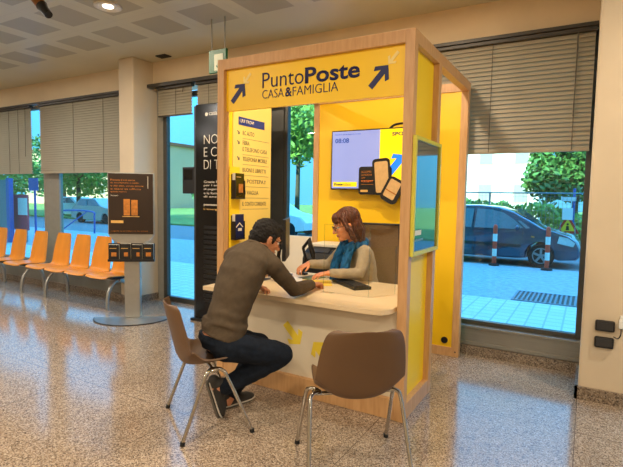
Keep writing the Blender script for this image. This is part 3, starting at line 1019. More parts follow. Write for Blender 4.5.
cxm, czm = 2.1, 0.8
for (s, inset) in st:
    r = []
    for (px, pz) in poly:
        dx, dz = px - cxm, pz - czm
        ln = math.hypot(dx, dz)
        q = 1 - inset / max(ln, 0.3)
        nose = 1.0 - 0.16 * max(0, (px - 3.4) / 0.8) ** 2 - 0.10 * max(0, (0.7 - px) / 0.7) ** 2
        bulge = 0.10 * (1 - abs(s)) if px > 3.8 else 0
        r.append(Vector((CX + cxm + dx * q + bulge * 0.8, CY + s * halfw(pz) * nose, GZ + czm + dz * q)))
    rings.append(r)
rings_to(bm, rings)
part('body', bm, M_carpaint, car, True, angle=32)
def side_patch(pts, m, nm, parent, off=0.006, both=True, depth=0.01):
    for sg_ in ((-1, 1) if both else (-1,)):
        b2 = bmesh.new()
        top_ = [b2.verts.new(Vector((CX + x, CY + sg_ * (halfw(z) * (1.0 - 0.16 * max(0, (x - 3.4) / 0.8) ** 2 - 0.10 * max(0, (0.7 - x) / 0.7) ** 2) + off), GZ + z))) for x, z in pts]
        bot_ = [b2.verts.new(v.co - Vector((0, sg_ * (depth + off), 0))) for v in top_]
        b2.faces.new(top_); b2.faces.new(list(reversed(bot_)))
        k = len(pts)
        for i in range(k):
            b2.faces.new((top_[i], bot_[i], bot_[(i + 1) % k], top_[(i + 1) % k]))
        part(nm, b2, m, parent)
side_patch([(1.62, 0.98), (2.66, 0.98), (2.86, 1.02), (2.62, 1.22), (2.34, 1.40), (2.05, 1.47), (1.66, 1.49)], M_carglass, 'front_door_window', car)
side_patch([(0.78, 0.98), (1.54, 0.98), (1.58, 1.49), (1.1, 1.48), (0.80, 1.43)], M_carglass, 'rear_door_window', car)
side_patch([(0.34, 1.02), (0.68, 1.00), (0.70, 1.40), (0.52, 1.36)], M_carglass, 'quarter_window', car)
side_patch([(2.92, 1.00), (3.02, 1.02), (2.78, 1.20), (2.70, 1.20)], M_carglass, 'corner_window', car)
side_patch([(1.18, 0.52), (2.82, 0.50), (2.82, 0.58), (1.18, 0.60)], M_cartrim, 'rub_strip', car)
side_patch([(1.585, 0.30), (1.595, 0.30), (1.595, 0.96), (1.585, 0.96)], M_cartrim, 'door_gap', car, 0.002)
side_patch([(2.80, 0.30), (2.81, 0.30), (2.86, 0.98), (2.85, 0.98)], M_cartrim, 'door_gap', car, 0.002)
side_patch([(1.66, 0.86), (1.84, 0.86), (1.84, 0.90), (1.66, 0.90)], M_carpaint, 'door_handle', car, 0.02)
side_patch([(0.86, 0.88), (1.04, 0.88), (1.04, 0.92), (0.86, 0.92)], M_carpaint, 'door_handle', car, 0.02)
side_patch([(3.66, 0.66), (4.02, 0.58), (4.06, 0.68), (3.90, 0.80), (3.70, 0.84)], M_lampglass, 'headlamp', car, 0.012)
side_patch([(3.05, 0.78), (3.13, 0.77), (3.13, 0.81), (3.05, 0.82)], M_amber, 'indicator', car, 0.006)
# windscreen
b2 = bmesh.new()
prism(b2, [(-0.66, 0), (0.66, 0), (0.58, 0.66), (-0.58, 0.66)], Vector((CX + 3.16, CY, GZ + 1.115)), Vector((0, 1, 0)), Vector((-0.80, 0, 0.56)).normalized(), 0.012)
part('windscreen', b2, M_carglass, car)
bm = bmesh.new()
ell(bm, (CX + 2.72, CY - 0.97, GZ + 1.02), (0.06, 0.10, 0.075)); ell(bm, (CX + 2.72, CY + 0.97, GZ + 1.02), (0.06, 0.10, 0.075))
part('wing_mirrors', bm, M_carpaint, car, True)
part('front_bumper_grille', B(CX + 4.13, CX + 4.19, CY - 0.45, CY + 0.45, GZ + 0.32, GZ + 0.46, bev=0.01), M_cartrim, car)
for xc in (A1, A2):
    for sg_ in (-1, 1):
        yc = CY + sg_ * 0.78
        b2 = bmesh.new()
        rr = []
        for (r, dy) in ((0.20, -0.085), (0.29, -0.10), (0.315, -0.07), (0.315, 0.07), (0.29, 0.10), (0.20, 0.085)):
            rr.append([Vector((CX + xc + r * math.cos(2 * math.pi * k / 28), yc + dy, GZ + 0.315 + r * math.sin(2 * math.pi * k / 28))) for k in range(28)])
        rings_to(b2, rr)
        wh = part('wheel', b2, M_rubber, car, True)
        b2 = bmesh.new()
        yy = yc + sg_ * 0.088
        cyl(b2, (CX + xc, yy - 0.01, GZ + 0.315), Y, 0.05, 0.03, 14)
        for k in range(5):
            a = 2 * math.pi * k / 5 + 0.3
            u = Vector((math.cos(a), 0, math.sin(a)))
            obox(b2, Vector((CX + xc, yy, GZ + 0.315)) + u * 0.11, u, Y, u.cross(Y), 0.09, 0.012, 0.028)
        rr = []
        for (r, dy) in ((0.18, -0.012), (0.205, -0.012), (0.205, 0.014), (0.18, 0.014), (0.18, -0.012)):
            rr.append([Vector((CX + xc + r * math.cos(2 * math.pi * k / 28), yy + dy, GZ + 0.315 + r * math.sin(2 * math.pi * k / 28))) for k in range(28)])
        rings_to(b2, rr, caps=False)
        part('rim', b2, M_rim, wh, True)

# ---- temporary mesh fence behind the road
fe = thing('mesh_fence', 'temporary grey mesh fence with round top bar behind the parked car', 'fence', (-2.0, 17.6, G))
for x in (-6.6, -3.0, 0.62):
    part('post', TB([(x, 17.6, G - 0.06), (x, 17.6, 1.83)], 0.03, seg=10), M_galv, fe, True)
part('top_bar', TB([(-6.6, 17.6, 1.83), (0.62, 17.6, 1.83)], 0.022, seg=8), M_galv, fe, True)
part('bottom_bar', TB([(-6.6, 17.6, 0.12), (0.62, 17.6, 0.12)], 0.022, seg=8), M_galv, fe, True)
bm = bmesh.new()
x = -6.5
while x < 0.6:
    box(bm, x, x + 0.008, 17.596, 17.604, 0.12, 1.83); x += 0.12
for k in range(7):
    box(bm, -6.6, 0.62, 17.596, 17.604, 0.33 + 0.23 * k, 0.338 + 0.23 * k)
part('wire_mesh', bm, M_galv, fe)

def leafball(bm, c, r, n, size, seed, squash=1.0):
    rnd = random.Random(seed)
    c = Vector(c)
    for i in range(n):
        d = Vector((rnd.gauss(0, 1), rnd.gauss(0, 1), rnd.gauss(0, 1))).normalized()
        k = rnd.random() ** 0.4
        p = c + Vector((d.x * r[0], d.y * r[1], d.z * r[2])) * k
        u = Vector((rnd.gauss(0, 1), rnd.gauss(0, 1), rnd.gauss(0, 1))).normalized()
        v = u.orthogonal().normalized()
        s = size * (0.6 + 0.8 * rnd.random())
        q = [bm.verts.new(p + u * s), bm.verts.new(p + v * s * 0.5), bm.verts.new(p - u * s), bm.verts.new(p - v * s * 0.5)]
        bm.faces.new(q)
def tree(x, y, h, rx, m, label, seed, rz=None, n=2600, size=0.16, group='street trees'):
    t = thing('street_tree', label, 'tree', (x, y, G + 0.02), 0, group)
    rnd = random.Random(seed)
    rz = rz or rx * 0.9
    zc = h - rz
    tr = bmesh.new()
    tube(tr, [(x, y, G), (x + 0.05, y, zc * 0.6), (x, y, zc + 0.3 * rz)], [0.16, 0.12, 0.06], seg=10)
    for k in range(4):
        a = 1.57 * k + rnd.random()
        tube(tr, [(x, y, zc * 0.7), (x + rx * 0.4 * math.cos(a), y + rx * 0.4 * math.sin(a), zc + 0.1 * rz)], [0.07, 0.03], seg=6)
    part('trunk', tr, M_bark, t, True)
    bm = bmesh.new()
    leafball(bm, (x, y, zc), (rx * 0.8, rx * 0.8, rz * 0.85), n // 2, size, seed)
    for k in range(9):
        a = 6.28 * rnd.random()
        zz = rnd.uniform(-0.6, 0.7)
        rr = math.sqrt(1 - zz * zz) * 0.68
        leafball(bm, (x + rx * rr * math.cos(a), y + rx * rr * math.sin(a), zc + rz * zz), (rx * 0.42, rx * 0.42, rz * 0.36), n // 14, size, seed + k + 1)
    part('crown', bm, m, t)
    return t
tree(-0.55, 24.0, 6.6, 2.55, M_leafdark, 'broad dark green tree right of the pale block, above the parked car', 3, 2.75, 5200, 0.15)
def hedge(x0, x1, y, h, d, m, label, seed, n=3000):
    t = thing('hedge', label, 'hedge', ((x0 + x1) / 2, y, G + 0.02))
    rnd = random.Random(seed)
    bm = bmesh.new()
    for i in range(n):
        hx = rnd.uniform(x0, x1)
        hh = h * (0.82 + 0.18 * math.sin(hx * 1.7 + seed) * math.cos(hx * 0.6))
        p = Vector((hx, y + rnd.uniform(-d, d) / 2, G + hh * rnd.random() ** 0.6))
        u = Vector((rnd.gauss(0, 1), rnd.gauss(0, 1), rnd.gauss(0, 1))).normalized()
        v = u.orthogonal().normalized()
        s = 0.09 + 0.08 * rnd.random()
        bm.faces.new([bm.verts.new(p + u * s), bm.verts.new(p + v * s * 0.5), bm.verts.new(p - u * s), bm.verts.new(p - v * s * 0.5)])
    part('foliage', bm, m, t)
    bm = bmesh.new()
    for k in range(int((x1 - x0) / 0.8)):
        xx = x0 + 0.4 + 0.8 * k
        tube(bm, [(xx, y, G), (xx + 0.05, y, G + h * 0.7)], [0.03, 0.012], seg=6)
    part('stems', bm, M_bark, t)
    return t
hedge(-12, 2.5, 21.4, 1.75, 1.2, M_leaflight, 'sunny yellow green hedge behind the mesh fence', 5, 5200)
hedge(-9, -3.4, 24.6, 2.0, 1.4, M_leafdark, 'taller dark green hedge at the foot of the pale block', 9, 4200)

def block(name, label, x0, x1, y0, y1, h, m, cols, rws, roof=None):
    t = thing(name, label, 'building', ((x0 + x1) / 2, y0, G))
    part('wall', B(x0, x1, y0, y1, G, h), m, t)
    for i in range(cols):
        for j in range(rws):
            wx = x0 + (x1 - x0) * (i + 0.5) / cols
            wz = 1.4 + (h - 1.2) * j / rws
            w = part('window', B(wx - 0.55, wx + 0.55, y0 - 0.03, y0, wz, wz + 1.5), M_facade2, t)
            part('pane', B(wx - 0.47, wx + 0.47, y0 - 0.04, y0 - 0.03, wz + 0.08, wz + 1.42), M_pane_out, w)
    part('roof', B(x0 - 0.3, x1 + 0.3, y0 - 0.3, y1 + 0.3, h, h + 0.35), roof or M_roof, t)
    return t
block('apartment_block', 'pale sunlit apartment block behind the hedge, left of the dark tree', -19, -3.3, 40, 52, 13, M_facade, 6, 4)
block('townhouse', 'ochre townhouse far across the street, seen through the left windows', -74, -44, 41, 52, 7.5, M_facade2, 9, 2)

# warning sign on stand, blue direction sign on pole
t = thing('warning_sign', 'red and yellow triangular roadworks sign leaning on the mesh fence', 'sign', (-0.55, 17.3, G - 0.06))
so2 = Vector((-0.55, 17.35, 0.55))
bm = bmesh.new(); prism(bm, [(-0.34, 0.0), (0.34, 0.0), (0.0, 0.60)], so2, X, Z, 0.015)
tp = part('triangle', bm, M_signred, t)
bm = bmesh.new(); prism(bm, [(-0.22, 0.075), (0.22, 0.075), (0.0, 0.46)], so2 + Vector((0, -0.015, 0)), X, Z, 0.004)
part('yellow_face', bm, M_signyel, tp)
bm = bmesh.new(); prism(bm, [(-0.05, 0.10), (0.05, 0.10), (0.03, 0.24), (-0.03, 0.24)], so2 + Vector((0, -0.019, 0)), X, Z, 0.003); prism(bm, rrect(0.07, 0.07, 0.034, cy=0.29), so2 + Vector((0, -0.019, 0)), X, Z, 0.003)
part('figure', bm, M_black, tp)
part('white_plate', B(-0.72, -0.42, 17.33, 17.345, 0.98, 1.36), M_whitep, t)
for sx in (-0.2, 0.2):
    part('leg', TB([(-0.55 + sx, 17.37, 0.9), (-0.55 + sx * 1.3, 17.2, G - 0.06)], 0.016, seg=8), M_galv, t)
t = thing('sign_pole', 'slim blue pole with a small white plate beside the mesh fence', 'sign', (-0.42, 17.9, G - 0.06))
part('pole', TB([(-0.42, 17.9, G - 0.06), (-0.42, 17.9, 2.0)], 0.038, seg=12), M_bluep, t, True)
part('plate', B(-0.80, -0.36, 17.82, 17.835, 1.58, 1.72), M_whitep, t)

# ---- what the left windows show
for (x, y, h, rx, m, lb, sd) in (
    (-30.5, 20.5, 5.8, 2.9, M_leaflight, 'sunny yellow green tree seen above the third and fourth orange chairs', 21),
    (-43, 27.5, 7.0, 3.6, M_leafdark, 'dark green tree across the street left of the slim display stand', 22),
    (-37, 18.5, 5.6, 2.9, M_leaflight, 'yellow green tree beside the blue square sign at the far left', 23),
    (-24.0, 27.5, 3.6, 2.2, M_leafdark, 'small mid green tree seen through the glass door left of the totem', 24),
    (-14.6, 23.5, 7.5, 2.7, M_leaflight, 'bright yellow green tree seen through the gap at the left of the booth', 25),
    (-19.8, 30.0, 9.5, 3.2, M_leafdark, 'tall dark green tree seen high through the gap at the left of the booth', 26)):
    tree(x, y, h, rx, m, lb, sd, rx * 0.85, 2400, 0.17)
def van(x, y, label, L=3.9, m=None):
    t = thing('street_car', label, 'car', (x, y, G - 0.06))
    m = m or M_whitep
    ol = [(0, 0.3), (0.02, 0.8), (0.25, 1.0), (0.7, 1.42), (2.0, 1.45), (2.7, 1.02), (3.6, 0.86), (3.88, 0.6), (3.88, 0.3)]
    pl2 = ol + [(3.5, 0.25)] + arch(3.1, 0.33, 0.3) + [(1.2, 0.22)] + arch(0.8, 0.33, 0.3)
    bm = bmesh.new()
    rings = []
    for (s, ins) in ((-0.85, 0.04), (-0.8, 0.0), (0.8, 0.0), (0.85, 0.04)):
        rings.append([Vector((x + p[0] * (1 - ins / 2), y + s * (1 - 0.14 * max(0, (p[1] - 0.9) / 0.5)), GZ + p[1] * (1 - ins / 2))) for p in pl2])
    rings_to(bm, rings)
    part('body', bm, m, t, True, angle=30)
    bm = bmesh.new()
    for sg_ in (-1, 1):
        yy = y + sg_ * 0.80
        prism(bm, [(0.55, 1.0), (1.45, 1.0), (1.45, 1.36), (0.75, 1.36)], Vector((x, yy - 0.01, GZ)), X, Z, 0.02)
        prism(bm, [(1.52, 1.0), (2.55, 1.0), (2.0, 1.38), (1.52, 1.36)], Vector((x, yy - 0.01, GZ)), X, Z, 0.02)
    part('side_windows', bm, M_carglass, t)
    for xc in (0.8, 3.1):
        for sg_ in (-1, 1):
            bm = bmesh.new(); cyl(bm, (x + xc, y + sg_ * 0.74 - 0.09, GZ + 0.3), Y, 0.30, 0.18, 20)
            part('wheel', bm, M_rubber, t, True)
    return t
van(-14.2, 18.2, 'white car parked beyond the glass behind the desk monitor')
van(-34.5, 22.0, 'white car parked across the street behind the orange chairs')
van(-26.5, 18.2, 'silver blue car parked beyond the glass door left of the totem', m=M_silver)
t = thing('blue_railing', 'low blue tubular railing on the paving behind the orange chairs', 'railing', (-18.5, 12.6, G))
part('rail', TB(smoothpath([(-20.4, 12.6, G), (-20.3, 12.6, 0.55), (-19.9, 12.6, 0.78), (-17.9, 12.6, 0.80), (-17.7, 12.6, 0.55), (-17.7, 12.6, G)], 5), 0.035, seg=8), M_bluep, t, True)
part('brace', TB([(-20.0, 12.6, G), (-18.2, 12.6, 0.78)], 0.025, seg=8), M_bluep, t, True)
t = thing('notice_board', 'maroon notice board with a pinned white sheet outside at the far left', 'board', (-16.6, 8.9, G))
part('board', B(-16.95, -15.88, 8.86, 8.92, 0.30, 1.47), M_maroon, t)
part('sheet', B(-16.40, -15.88, 8.845, 8.86, 0.80, 1.36), M_whitep, t)
for x in (-16.85, -16.0):
    part('leg', TB([(x, 8.9, G), (x, 8.9, 0.32)], 0.03, seg=8), M_galv, t)
t = thing('kiosk_panel', 'grey blue street panel with a bright blue edge post at the far left', 'panel', (-17.6, 8.6, G))
part('panel', B(-18.9, -16.55, 8.60, 8.66, G + 0.1, 1.95), M_greyblue, t)
part('edge_post', B(-16.55, -16.38, 8.56, 8.70, G, 2.0), M_bluep, t)
t = thing('parking_sign', 'blue square traffic sign on a slim pole above the far left chairs', 'sign', (-18.45, 10.6, G))
part('pole', TB([(-18.45, 10.6, G), (-18.45, 10.6, 2.10)], 0.04, seg=10), M_bluep, t, True)
part('plate', B(-18.76, -18.14, 10.54, 10.56, 1.62, 2.10), M_bluep, t)

# ================================================================== TOTEM, DISPLAY STAND, BENCHES
t = thing('advertising_totem', 'tall black advertising totem with white lettering behind the left booth post', 'totem', (-3.80, 4.42, 0))
part('body', B(-4.17, -3.40, 4.36, 4.48, 0.03, 2.64, bev=0.008), M_blackgloss, t)
part('edge_strip', B(-4.215, -4.172, 4.38, 4.46, 0.03, 2.63, bev=0.004), M_darkgrey, t)
part('base', B(-4.22, -3.38, 4.32, 4.52, 0.0, 0.03), M_black, t)
o = Vector((0, 4.3595, 0))
M_tw = pm('totem_white_lettering', (214, 206, 190), 0.5)
part('lettering', text('NOI', -4.035, -3.78, 2.165, 2.275, o, X, Z, 0.001, -0.014), M_tw, t)
part('lettering', text('E CASA', -4.035, -3.56, 2.015, 2.125, o, X, Z, 0.001, -0.014), M_tw, t)
part('lettering', text('DI TUTTI', -4.035, -3.52, 1.865, 1.975, o, X, Z, 0.001, -0.014), M_tw, t)
for k in range(5):
    part('lettering', text(['Grazie Poste', 'per i servizi', 'di pagamento', 'e le forniture', 'di energia'][k], -4.035, -3.70, 1.70 - k * 0.045, 1.73 - k * 0.045, o, X, Z, 0.001, 0.0), M_tw, t)
part('lettering', text('posteenergia', -4.035, -3.70, 1.42, 1.455, o, X, Z, 0.001, 0.03), M_tw, t)
part('lettering', text('L\'energia', -4.035, -3.78, 1.37, 1.40, o, X, Z, 0.001, 0.0), M_amberlight, t)
bm = bmesh.new(); cyl(bm, (-3.995, 4.3595, 2.515), Vector((0, -1, 0)), 0.022, 0.001, 16)
part('round_mark', bm, M_tw, t)
part('lettering', text('casa', -3.955, -3.83, 2.50, 2.535, o, X, Z, 0.001, 0.0), M_tw, t)
bm = bmesh.new()
for k in range(16):
    box(bm, -4.03, -3.44, 4.352, 4.3605, 0.25 + k * 0.06, 0.285 + k * 0.06)  # black strips modelled in place of a blind's reflection in the gloss panel
part('blind_reflection', bm, M_black, t)
t = thing('wall_terminal', 'small black box terminal fixed to the left edge of the black totem', 'terminal', (-4.35, 4.42, 1.55))
part('casing', B(-4.43, -4.232, 4.40, 4.46, 1.57, 1.90, bev=0.008), M_black, t)
part('mount', B(-4.2335, -4.2155, 4.405, 4.455, 1.64, 1.80), M_darkgrey, t)
part('display', B(-4.41, -4.26, 4.398, 4.40, 1.74, 1.87), M_blackgloss, t)

# display stand facing the camera, local frame: -y is the front
st_ = thing('display_stand', 'silver floor stand with a dark brown poster and a leaflet rack beside the left pillar', 'stand', (-4.90, 4.02, 0), math.radians(38))
bm = bmesh.new()
pts = [(0.46 * math.cos(math.radians(a)), -0.02 + 0.40 * math.sin(math.radians(a))) for a in range(180, 361, 12)]
prism(bm, pts, Vector((0, 0, 0)), X, Y, 0.012)
part('base_plate', bm, M_silver, st_, world=False)
part('base_edge', TB([(p[0], p[1], 0.006) for p in pts], 0.008, seg=6), M_darkgrey, st_, world=False)
part('column', B(-0.095, 0.095, -0.05, 0.03, 0.012, 1.10, bev=0.012), M_silver, st_, world=False)
bm = bmesh.new()
prism(bm, [(-0.265, 1.045), (-0.21, 0.975), (-0.12, 0.945), (0.12, 0.945), (0.21, 0.975), (0.265, 1.045), (0.265, 1.08), (-0.265, 1.08)], Vector((0, -0.02, 0)), X, Z, 0.05)
part('bracket', bm, M_silver, st_, world=False)
part('poster_frame', B(-0.272, 0.272, -0.075, -0.045, 1.05, 1.81, bev=0.006), M_silver, st_, world=False)
ps = part('poster', B(-0.262, 0.262, -0.080, -0.075, 1.060, 1.80), M_brownprint, st_, world=False)
o = Vector((0, -0.0805, -0.025))
def stp(nm, bm, m):
    part(nm, bm, m, ps, world=False)
for k, (tx, x1) in enumerate((('Prenota il tuo turno', 0.05), ('da smartphone o tablet', 0.10), ('o dal sito, senza attese', 0.15), ('e vieni in ufficio', 0.12), ('quando vuoi tu', -0.05))):
    stp('lettering', text(tx, -0.235, x1, 1.735 - k * 0.036, 1.757 - k * 0.036, o, X, Z, 0.001, 0.0), M_amber)
stp('lettering', text('Scopri', -0.235, -0.15, 1.545, 1.566, o, X, Z, 0.001, 0.01), M_tw)
stp('mark', B(0.20, 0.206, -0.082, -0.080, 1.62, 1.77), M_tw)
stp('figure', B(-0.085, -0.01, -0.082, -0.080, 1.29, 1.49), M_amber)
stp('figure', B(0.005, 0.08, -0.082, -0.080, 1.29, 1.48), M_amber)
stp('figure_line', B(-0.10, 0.10, -0.082, -0.080, 1.272, 1.280), M_amberlight)
stp('button', B(-0.235, -0.09, -0.082, -0.080, 1.195, 1.228), M_amberlight)
stp('lettering', text('regole e condizioni su poste', -0.235, 0.20, 1.115, 1.130, o, X, Z, 0.001, 0.0), M_amber)
rk = part('leaflet_tray', B(-0.275, 0.275, -0.10, -0.05, 0.72, 0.75), M_black, st_, world=False)
part('leaflet_back', B(-0.275, 0.275, -0.062, -0.05, 0.75, 0.945), M_black, st_, world=False)
R38 = Matrix.Translation((-4.90, 4.02, 0)) @ Matrix.Rotation(math.radians(38), 4, 'Z')
lcol = ['leftmost', 'second', 'third', 'rightmost']
for k in range(4):
    x = -0.204 + 0.136 * k
    loc = R38 @ Vector((x, -0.0755, 0.75))
    t = thing('leaflet_stack', lcol[k] + ' black leaflet pile in the rack under the brown poster stand', 'leaflets', loc, math.radians(38), 'leaflets in the rack of the display stand')
    part('sheets', B(-0.061, 0.061, -0.012, 0.012, 0.0, 0.180 + 0.012 * (k % 2)), M_paper, t, world=False)
    part('cover', B(-0.061, 0.061, -0.014, -0.012, 0.0, 0.178 + 0.012 * (k % 2)), M_black, t, world=False)
    part('picture', B(-0.03 + 0.012 * (k % 3), 0.03, -0.0155, -0.014, 0.035, 0.085), M_amber, t, world=False)
    part('lettering', B(-0.05, 0.03, -0.0155, -0.014, 0.13, 0.137), M_amberlight, t, world=False)

def shell_bm(profile, nv=14, curl_seat=0.03, curl_back=0.05, thick=0.012, bend=0.0):
    """moulded seat shell; profile rows (y, z, halfwidth, backness 0..1)"""
    P3 = smoothpath([(p[0], p[1], p[2]) for p in profile], 4)
    B3 = smoothpath([(p[3], 0, 0) for p in profile], 4)
    bm = bmesh.new()
    rows = []
    for p, b in zip(P3, B3):
        r = []
        for k in range(nv + 1):
            v = -1 + 2 * k / nv
            c = abs(v) ** 2.6
            r.append(bm.verts.new((v * p.z, p.x + curl_back * c * b.x, p.y + c * (curl_seat * (1 - b.x) + bend * max(0, b.x) * max(0, 1 - b.x)))))
        rows.append(r)
    for i in range(len(rows) - 1):
        for k in range(nv):
            bm.faces.new((rows[i][k], rows[i][k + 1], rows[i + 1][k + 1], rows[i + 1][k]))
    bmesh.ops.recalc_face_normals(bm, faces=bm.faces[:])
    bmesh.ops.solidify(bm, geom=bm.faces[:], thickness=thick)
    return bm

# ---- orange benches: beam with arched legs and separate shells
bench_prof = [(-0.24, 0.425, 0.205, 0), (-0.20, 0.445, 0.222, 0), (-0.05, 0.44, 0.228, 0), (0.10, 0.43, 0.228, 0.1), (0.17, 0.445, 0.222, 0.6), (0.205, 0.50, 0.212, 1), (0.225, 0.62, 0.205, 1),
              (0.25, 0.76, 0.19, 1), (0.272, 0.88, 0.17, 1), (0.28, 0.93, 0.15, 1)]
def bench(x0, n, w, label):
    t = thing('waiting_bench', label, 'bench', (x0, 4.225, 0), 0, 'orange waiting benches under the left windows')
    part('beam', B(-0.05, w * (n - 1) + 0.14, 0.035, 0.095, 0.355, 0.395, bev=0.006), M_silver, t, world=False)
    for k in range(n):
        sb = shell_bm([(-p[0] * -1, p[1], p[2], p[3]) for p in bench_prof], curl_seat=0.012, curl_back=-0.02, thick=0.011)
        bmesh.ops.translate(sb, vec=(k * w, 0, 0), verts=sb.verts[:])
        s_ = part('seat_shell', sb, M_orange, t, True, world=False)
        part('seat_bracket', B(k * w - 0.10, k * w + 0.10, -0.05, 0.14, 0.394, 0.428), M_darkgrey, s_, world=False)
    for x in (0.12, w * (n - 1) + 0.10):
        part('leg', TB(smoothpath([(x, 0.08, 0.372), (x, -0.02, 0.36), (x, -0.11, 0.25), (x, -0.14, 0.10), (x, -0.14, 0.0)], 5), 0.024, seg=10), M_silver, t, True, world=False)
        part('leg', TB(smoothpath([(x, 0.05, 0.372), (x, 0.15, 0.33), (x, 0.20, 0.2), (x, 0.21, 0.0)], 5), 0.024, seg=10), M_silver, t, True, world=False)
    return t
bench(-8.81, 3, 0.59, 'left orange waiting bench under the windows, cut by the left edge of the photo')
bench(-7.02, 4, 0.475, 'right orange waiting bench, ending behind the display stand')

# ================================================================== TAN VISITOR CHAIRS (local: faces +y)
tan_prof = [(0.225, 0.435, 0.19, 0), (0.19, 0.46, 0.215, 0), (0.06, 0.448, 0.232, 0), (-0.08, 0.432, 0.242, 0.08), (-0.155, 0.436, 0.250, 0.35), (-0.20, 0.47, 0.254, 0.7), (-0.225, 0.55, 0.256, 0.95),
            (-0.25, 0.66, 0.248, 1), (-0.275, 0.76, 0.232, 1), (-0.288, 0.82, 0.212, 1), (-0.293, 0.845, 0.185, 1), (-0.294, 0.852, 0.15, 1)]
def visitor_chair(loc, rz, label):
    t = thing('visitor_chair', label, 'chair', loc, rz, 'tan shell visitor chairs at the counter')
    part('seat_shell', shell_bm(tan_prof, 18, 0.05, 0.06, 0.010, 0.36), M_tan, t, True, world=False)
    for s in (-1, 1):
        hub = (s * 0.225, -0.01, 0.40)
        for (yy, k) in ((0.225, 0), (-0.225, 1)):
            lg = part('leg', TB(smoothpath([(s * 0.205, -0.01 + yy * 0.08, 0.432), (s * 0.250, -0.01 + yy * 0.20, 0.432), (s * 0.270, -0.01 + yy * 0.36, 0.375), (s * 0.293, yy, 0.012)], 5), 0.0115, seg=10), M_chrome, t, True, world=False)
            part('foot_cap', TB([(s * 0.2905, yy * 0.99, 0.024), (s * 0.294, yy * 1.005, 0.0)], 0.0155, seg=10), M_rubber, lg, True, world=False)
        bm = bmesh.new(); ell(bm, (s * 0.215, -0.01, 0.428), (0.03, 0.04, 0.016))
        part('side_bracket', bm, M_chrome, t, True, world=False)
    part('cross_tube', TB([(-0.215, -0.01, 0.418), (0.215, -0.01, 0.418)], 0.012, seg=10), M_chrome, t, True, world=False)
    return t
def yaw_to(dx, dy):
    return math.atan2(-dx, dy)
visitor_chair((-2.21, 2.43, 0), yaw_to(0.57, 0.82), 'tan shell chair with chrome legs that the man sits on')
visitor_chair((-1.145, 2.497, 0), yaw_to(-0.64, 0.77), 'empty tan shell chair with chrome legs, its back to the camera')

# ================================================================== PILLAR FITTINGS
def jbox(z, label):
    t = thing('socket_box', label, 'socket box', (0.165, 4.27, z), 0, 'black socket boxes on the right pillar')
    part('casing', B(0.092, 0.222, 4.232, 4.2695, z, z + 0.085, bev=0.014), M_black, t)
    part('flap', B(0.104, 0.210, 4.226, 4.232, z + 0.014, z + 0.071, bev=0.003), M_darkgrey, t)
    part('hinge', TB([(0.108, 4.229, z + 0.075), (0.206, 4.229, z + 0.075)], 0.005, seg=8), M_black, t)
    return t
jbox(0.565, 'upper black socket box on the right pillar')
jbox(0.435, 'lower black socket box on the right pillar')
t = thing('wall_plug', 'small white plug with a cable at the right edge of the photo', 'plug', (0.27, 4.27, 0.56))
part('body', B(0.245, 0.285, 4.24, 4.2695, 0.60, 0.67, bev=0.006), M_whitep, t)
part('pin_housing', B(0.252, 0.278, 4.245, 4.265, 0.67, 0.70, bev=0.004), M_whitep, t)
part('cable', TB(smoothpath([(0.262, 4.255, 0.602), (0.262, 4.255, 0.55), (0.245, 4.26, 0.52), (0.216, 4.262, 0.53)], 5), 0.004, seg=6), M_darkgrey, t, True)

# ================================================================== STAFF SIDE OF THE COUNTER
# keyboard
CTZ = CT
t = thing('keyboard', 'black computer keyboard lying on the counter below the woman\'s forearm', 'keyboard', (-1.74, 3.70, CTZ), math.radians(-38))
part('case', B(-0.225, 0.225, -0.08, 0.08, 0.0, 0.026, bev=0.006), M_black, t, world=False)
bm = bmesh.new()
for i in range(15):
    for j in range(5):
        box(bm, -0.208 + i * 0.028, -0.208 + i * 0.028 + 0.023, -0.06 + j * 0.0245, -0.06 + j * 0.0245 + 0.020, 0.026, 0.033)
part('keys', bm, M_darkgrey, t, world=False)
# papers
def sheet(nm, c, rz, w, h, z, m, label, cat, th=0.0015):
    t = bmesh.new(); box(t, -w / 2, w / 2, -h / 2, h / 2, 0, th)
    o = part(nm, t, m, None)
    o.location = (c[0], c[1], z); o.rotation_euler = (0, 0, math.radians(rz))
    return tagit(o, label, cat)
sheet('folder', (-2.075, 3.60), 30, 0.36, 0.26, CTZ, M_yellowpaper, 'yellow folder lying on the counter under the man\'s hand', 'folder', 0.004)
sheet('paper_sheet', (-2.29, 3.60), 32, 0.21, 0.297, CTZ + 0.0045, M_paper, 'white form on the yellow folder between the two people', 'paper')
sheet('booklet', (-2.20, 3.83), -15, 0.15, 0.21, CTZ, pm('green_booklet', (120, 134, 84), 0.6), 'green booklet on the counter under the woman\'s hand', 'booklet', 0.008)
# acrylic screen with fold-back wing
t = thing('acrylic_screen', 'clear acrylic safety screen standing on the counter in front of the woman', 'screen', (-1.60, 3.32, CTZ))
part('sheet', B(-1.80, -1.41, 3.317, 3.322, CTZ, CTZ + 0.54), M_acrylic, t)
bm = bmesh.new(); obox(bm, Vector((-1.345, 3.44, CTZ + 0.19)), Vector((0.46, 0.89, 0)).normalized(), Vector((-0.89, 0.46, 0)).normalized(), Z, 0.13, 0.0025, 0.19)
part('wing', bm, M_acrylic, t)
for (x, y, h) in ((-1.80, 3.3195, 0.54), (-1.41, 3.3195, 0.54), (-1.286, 3.556, 0.38)):
    part('edge', B(x - 0.003, x + 0.003, y - 0.003, y + 0.003, CTZ, CTZ + h), M_acryledge, t)
part('edge', B(-1.80, -1.41, 3.3165, 3.3225, CTZ + 0.537, CTZ + 0.543), M_acryledge, t)
part('foot', B(-1.80, -1.70, 3.26, 3.317, CTZ, CTZ + 0.005), M_acrylic, t)
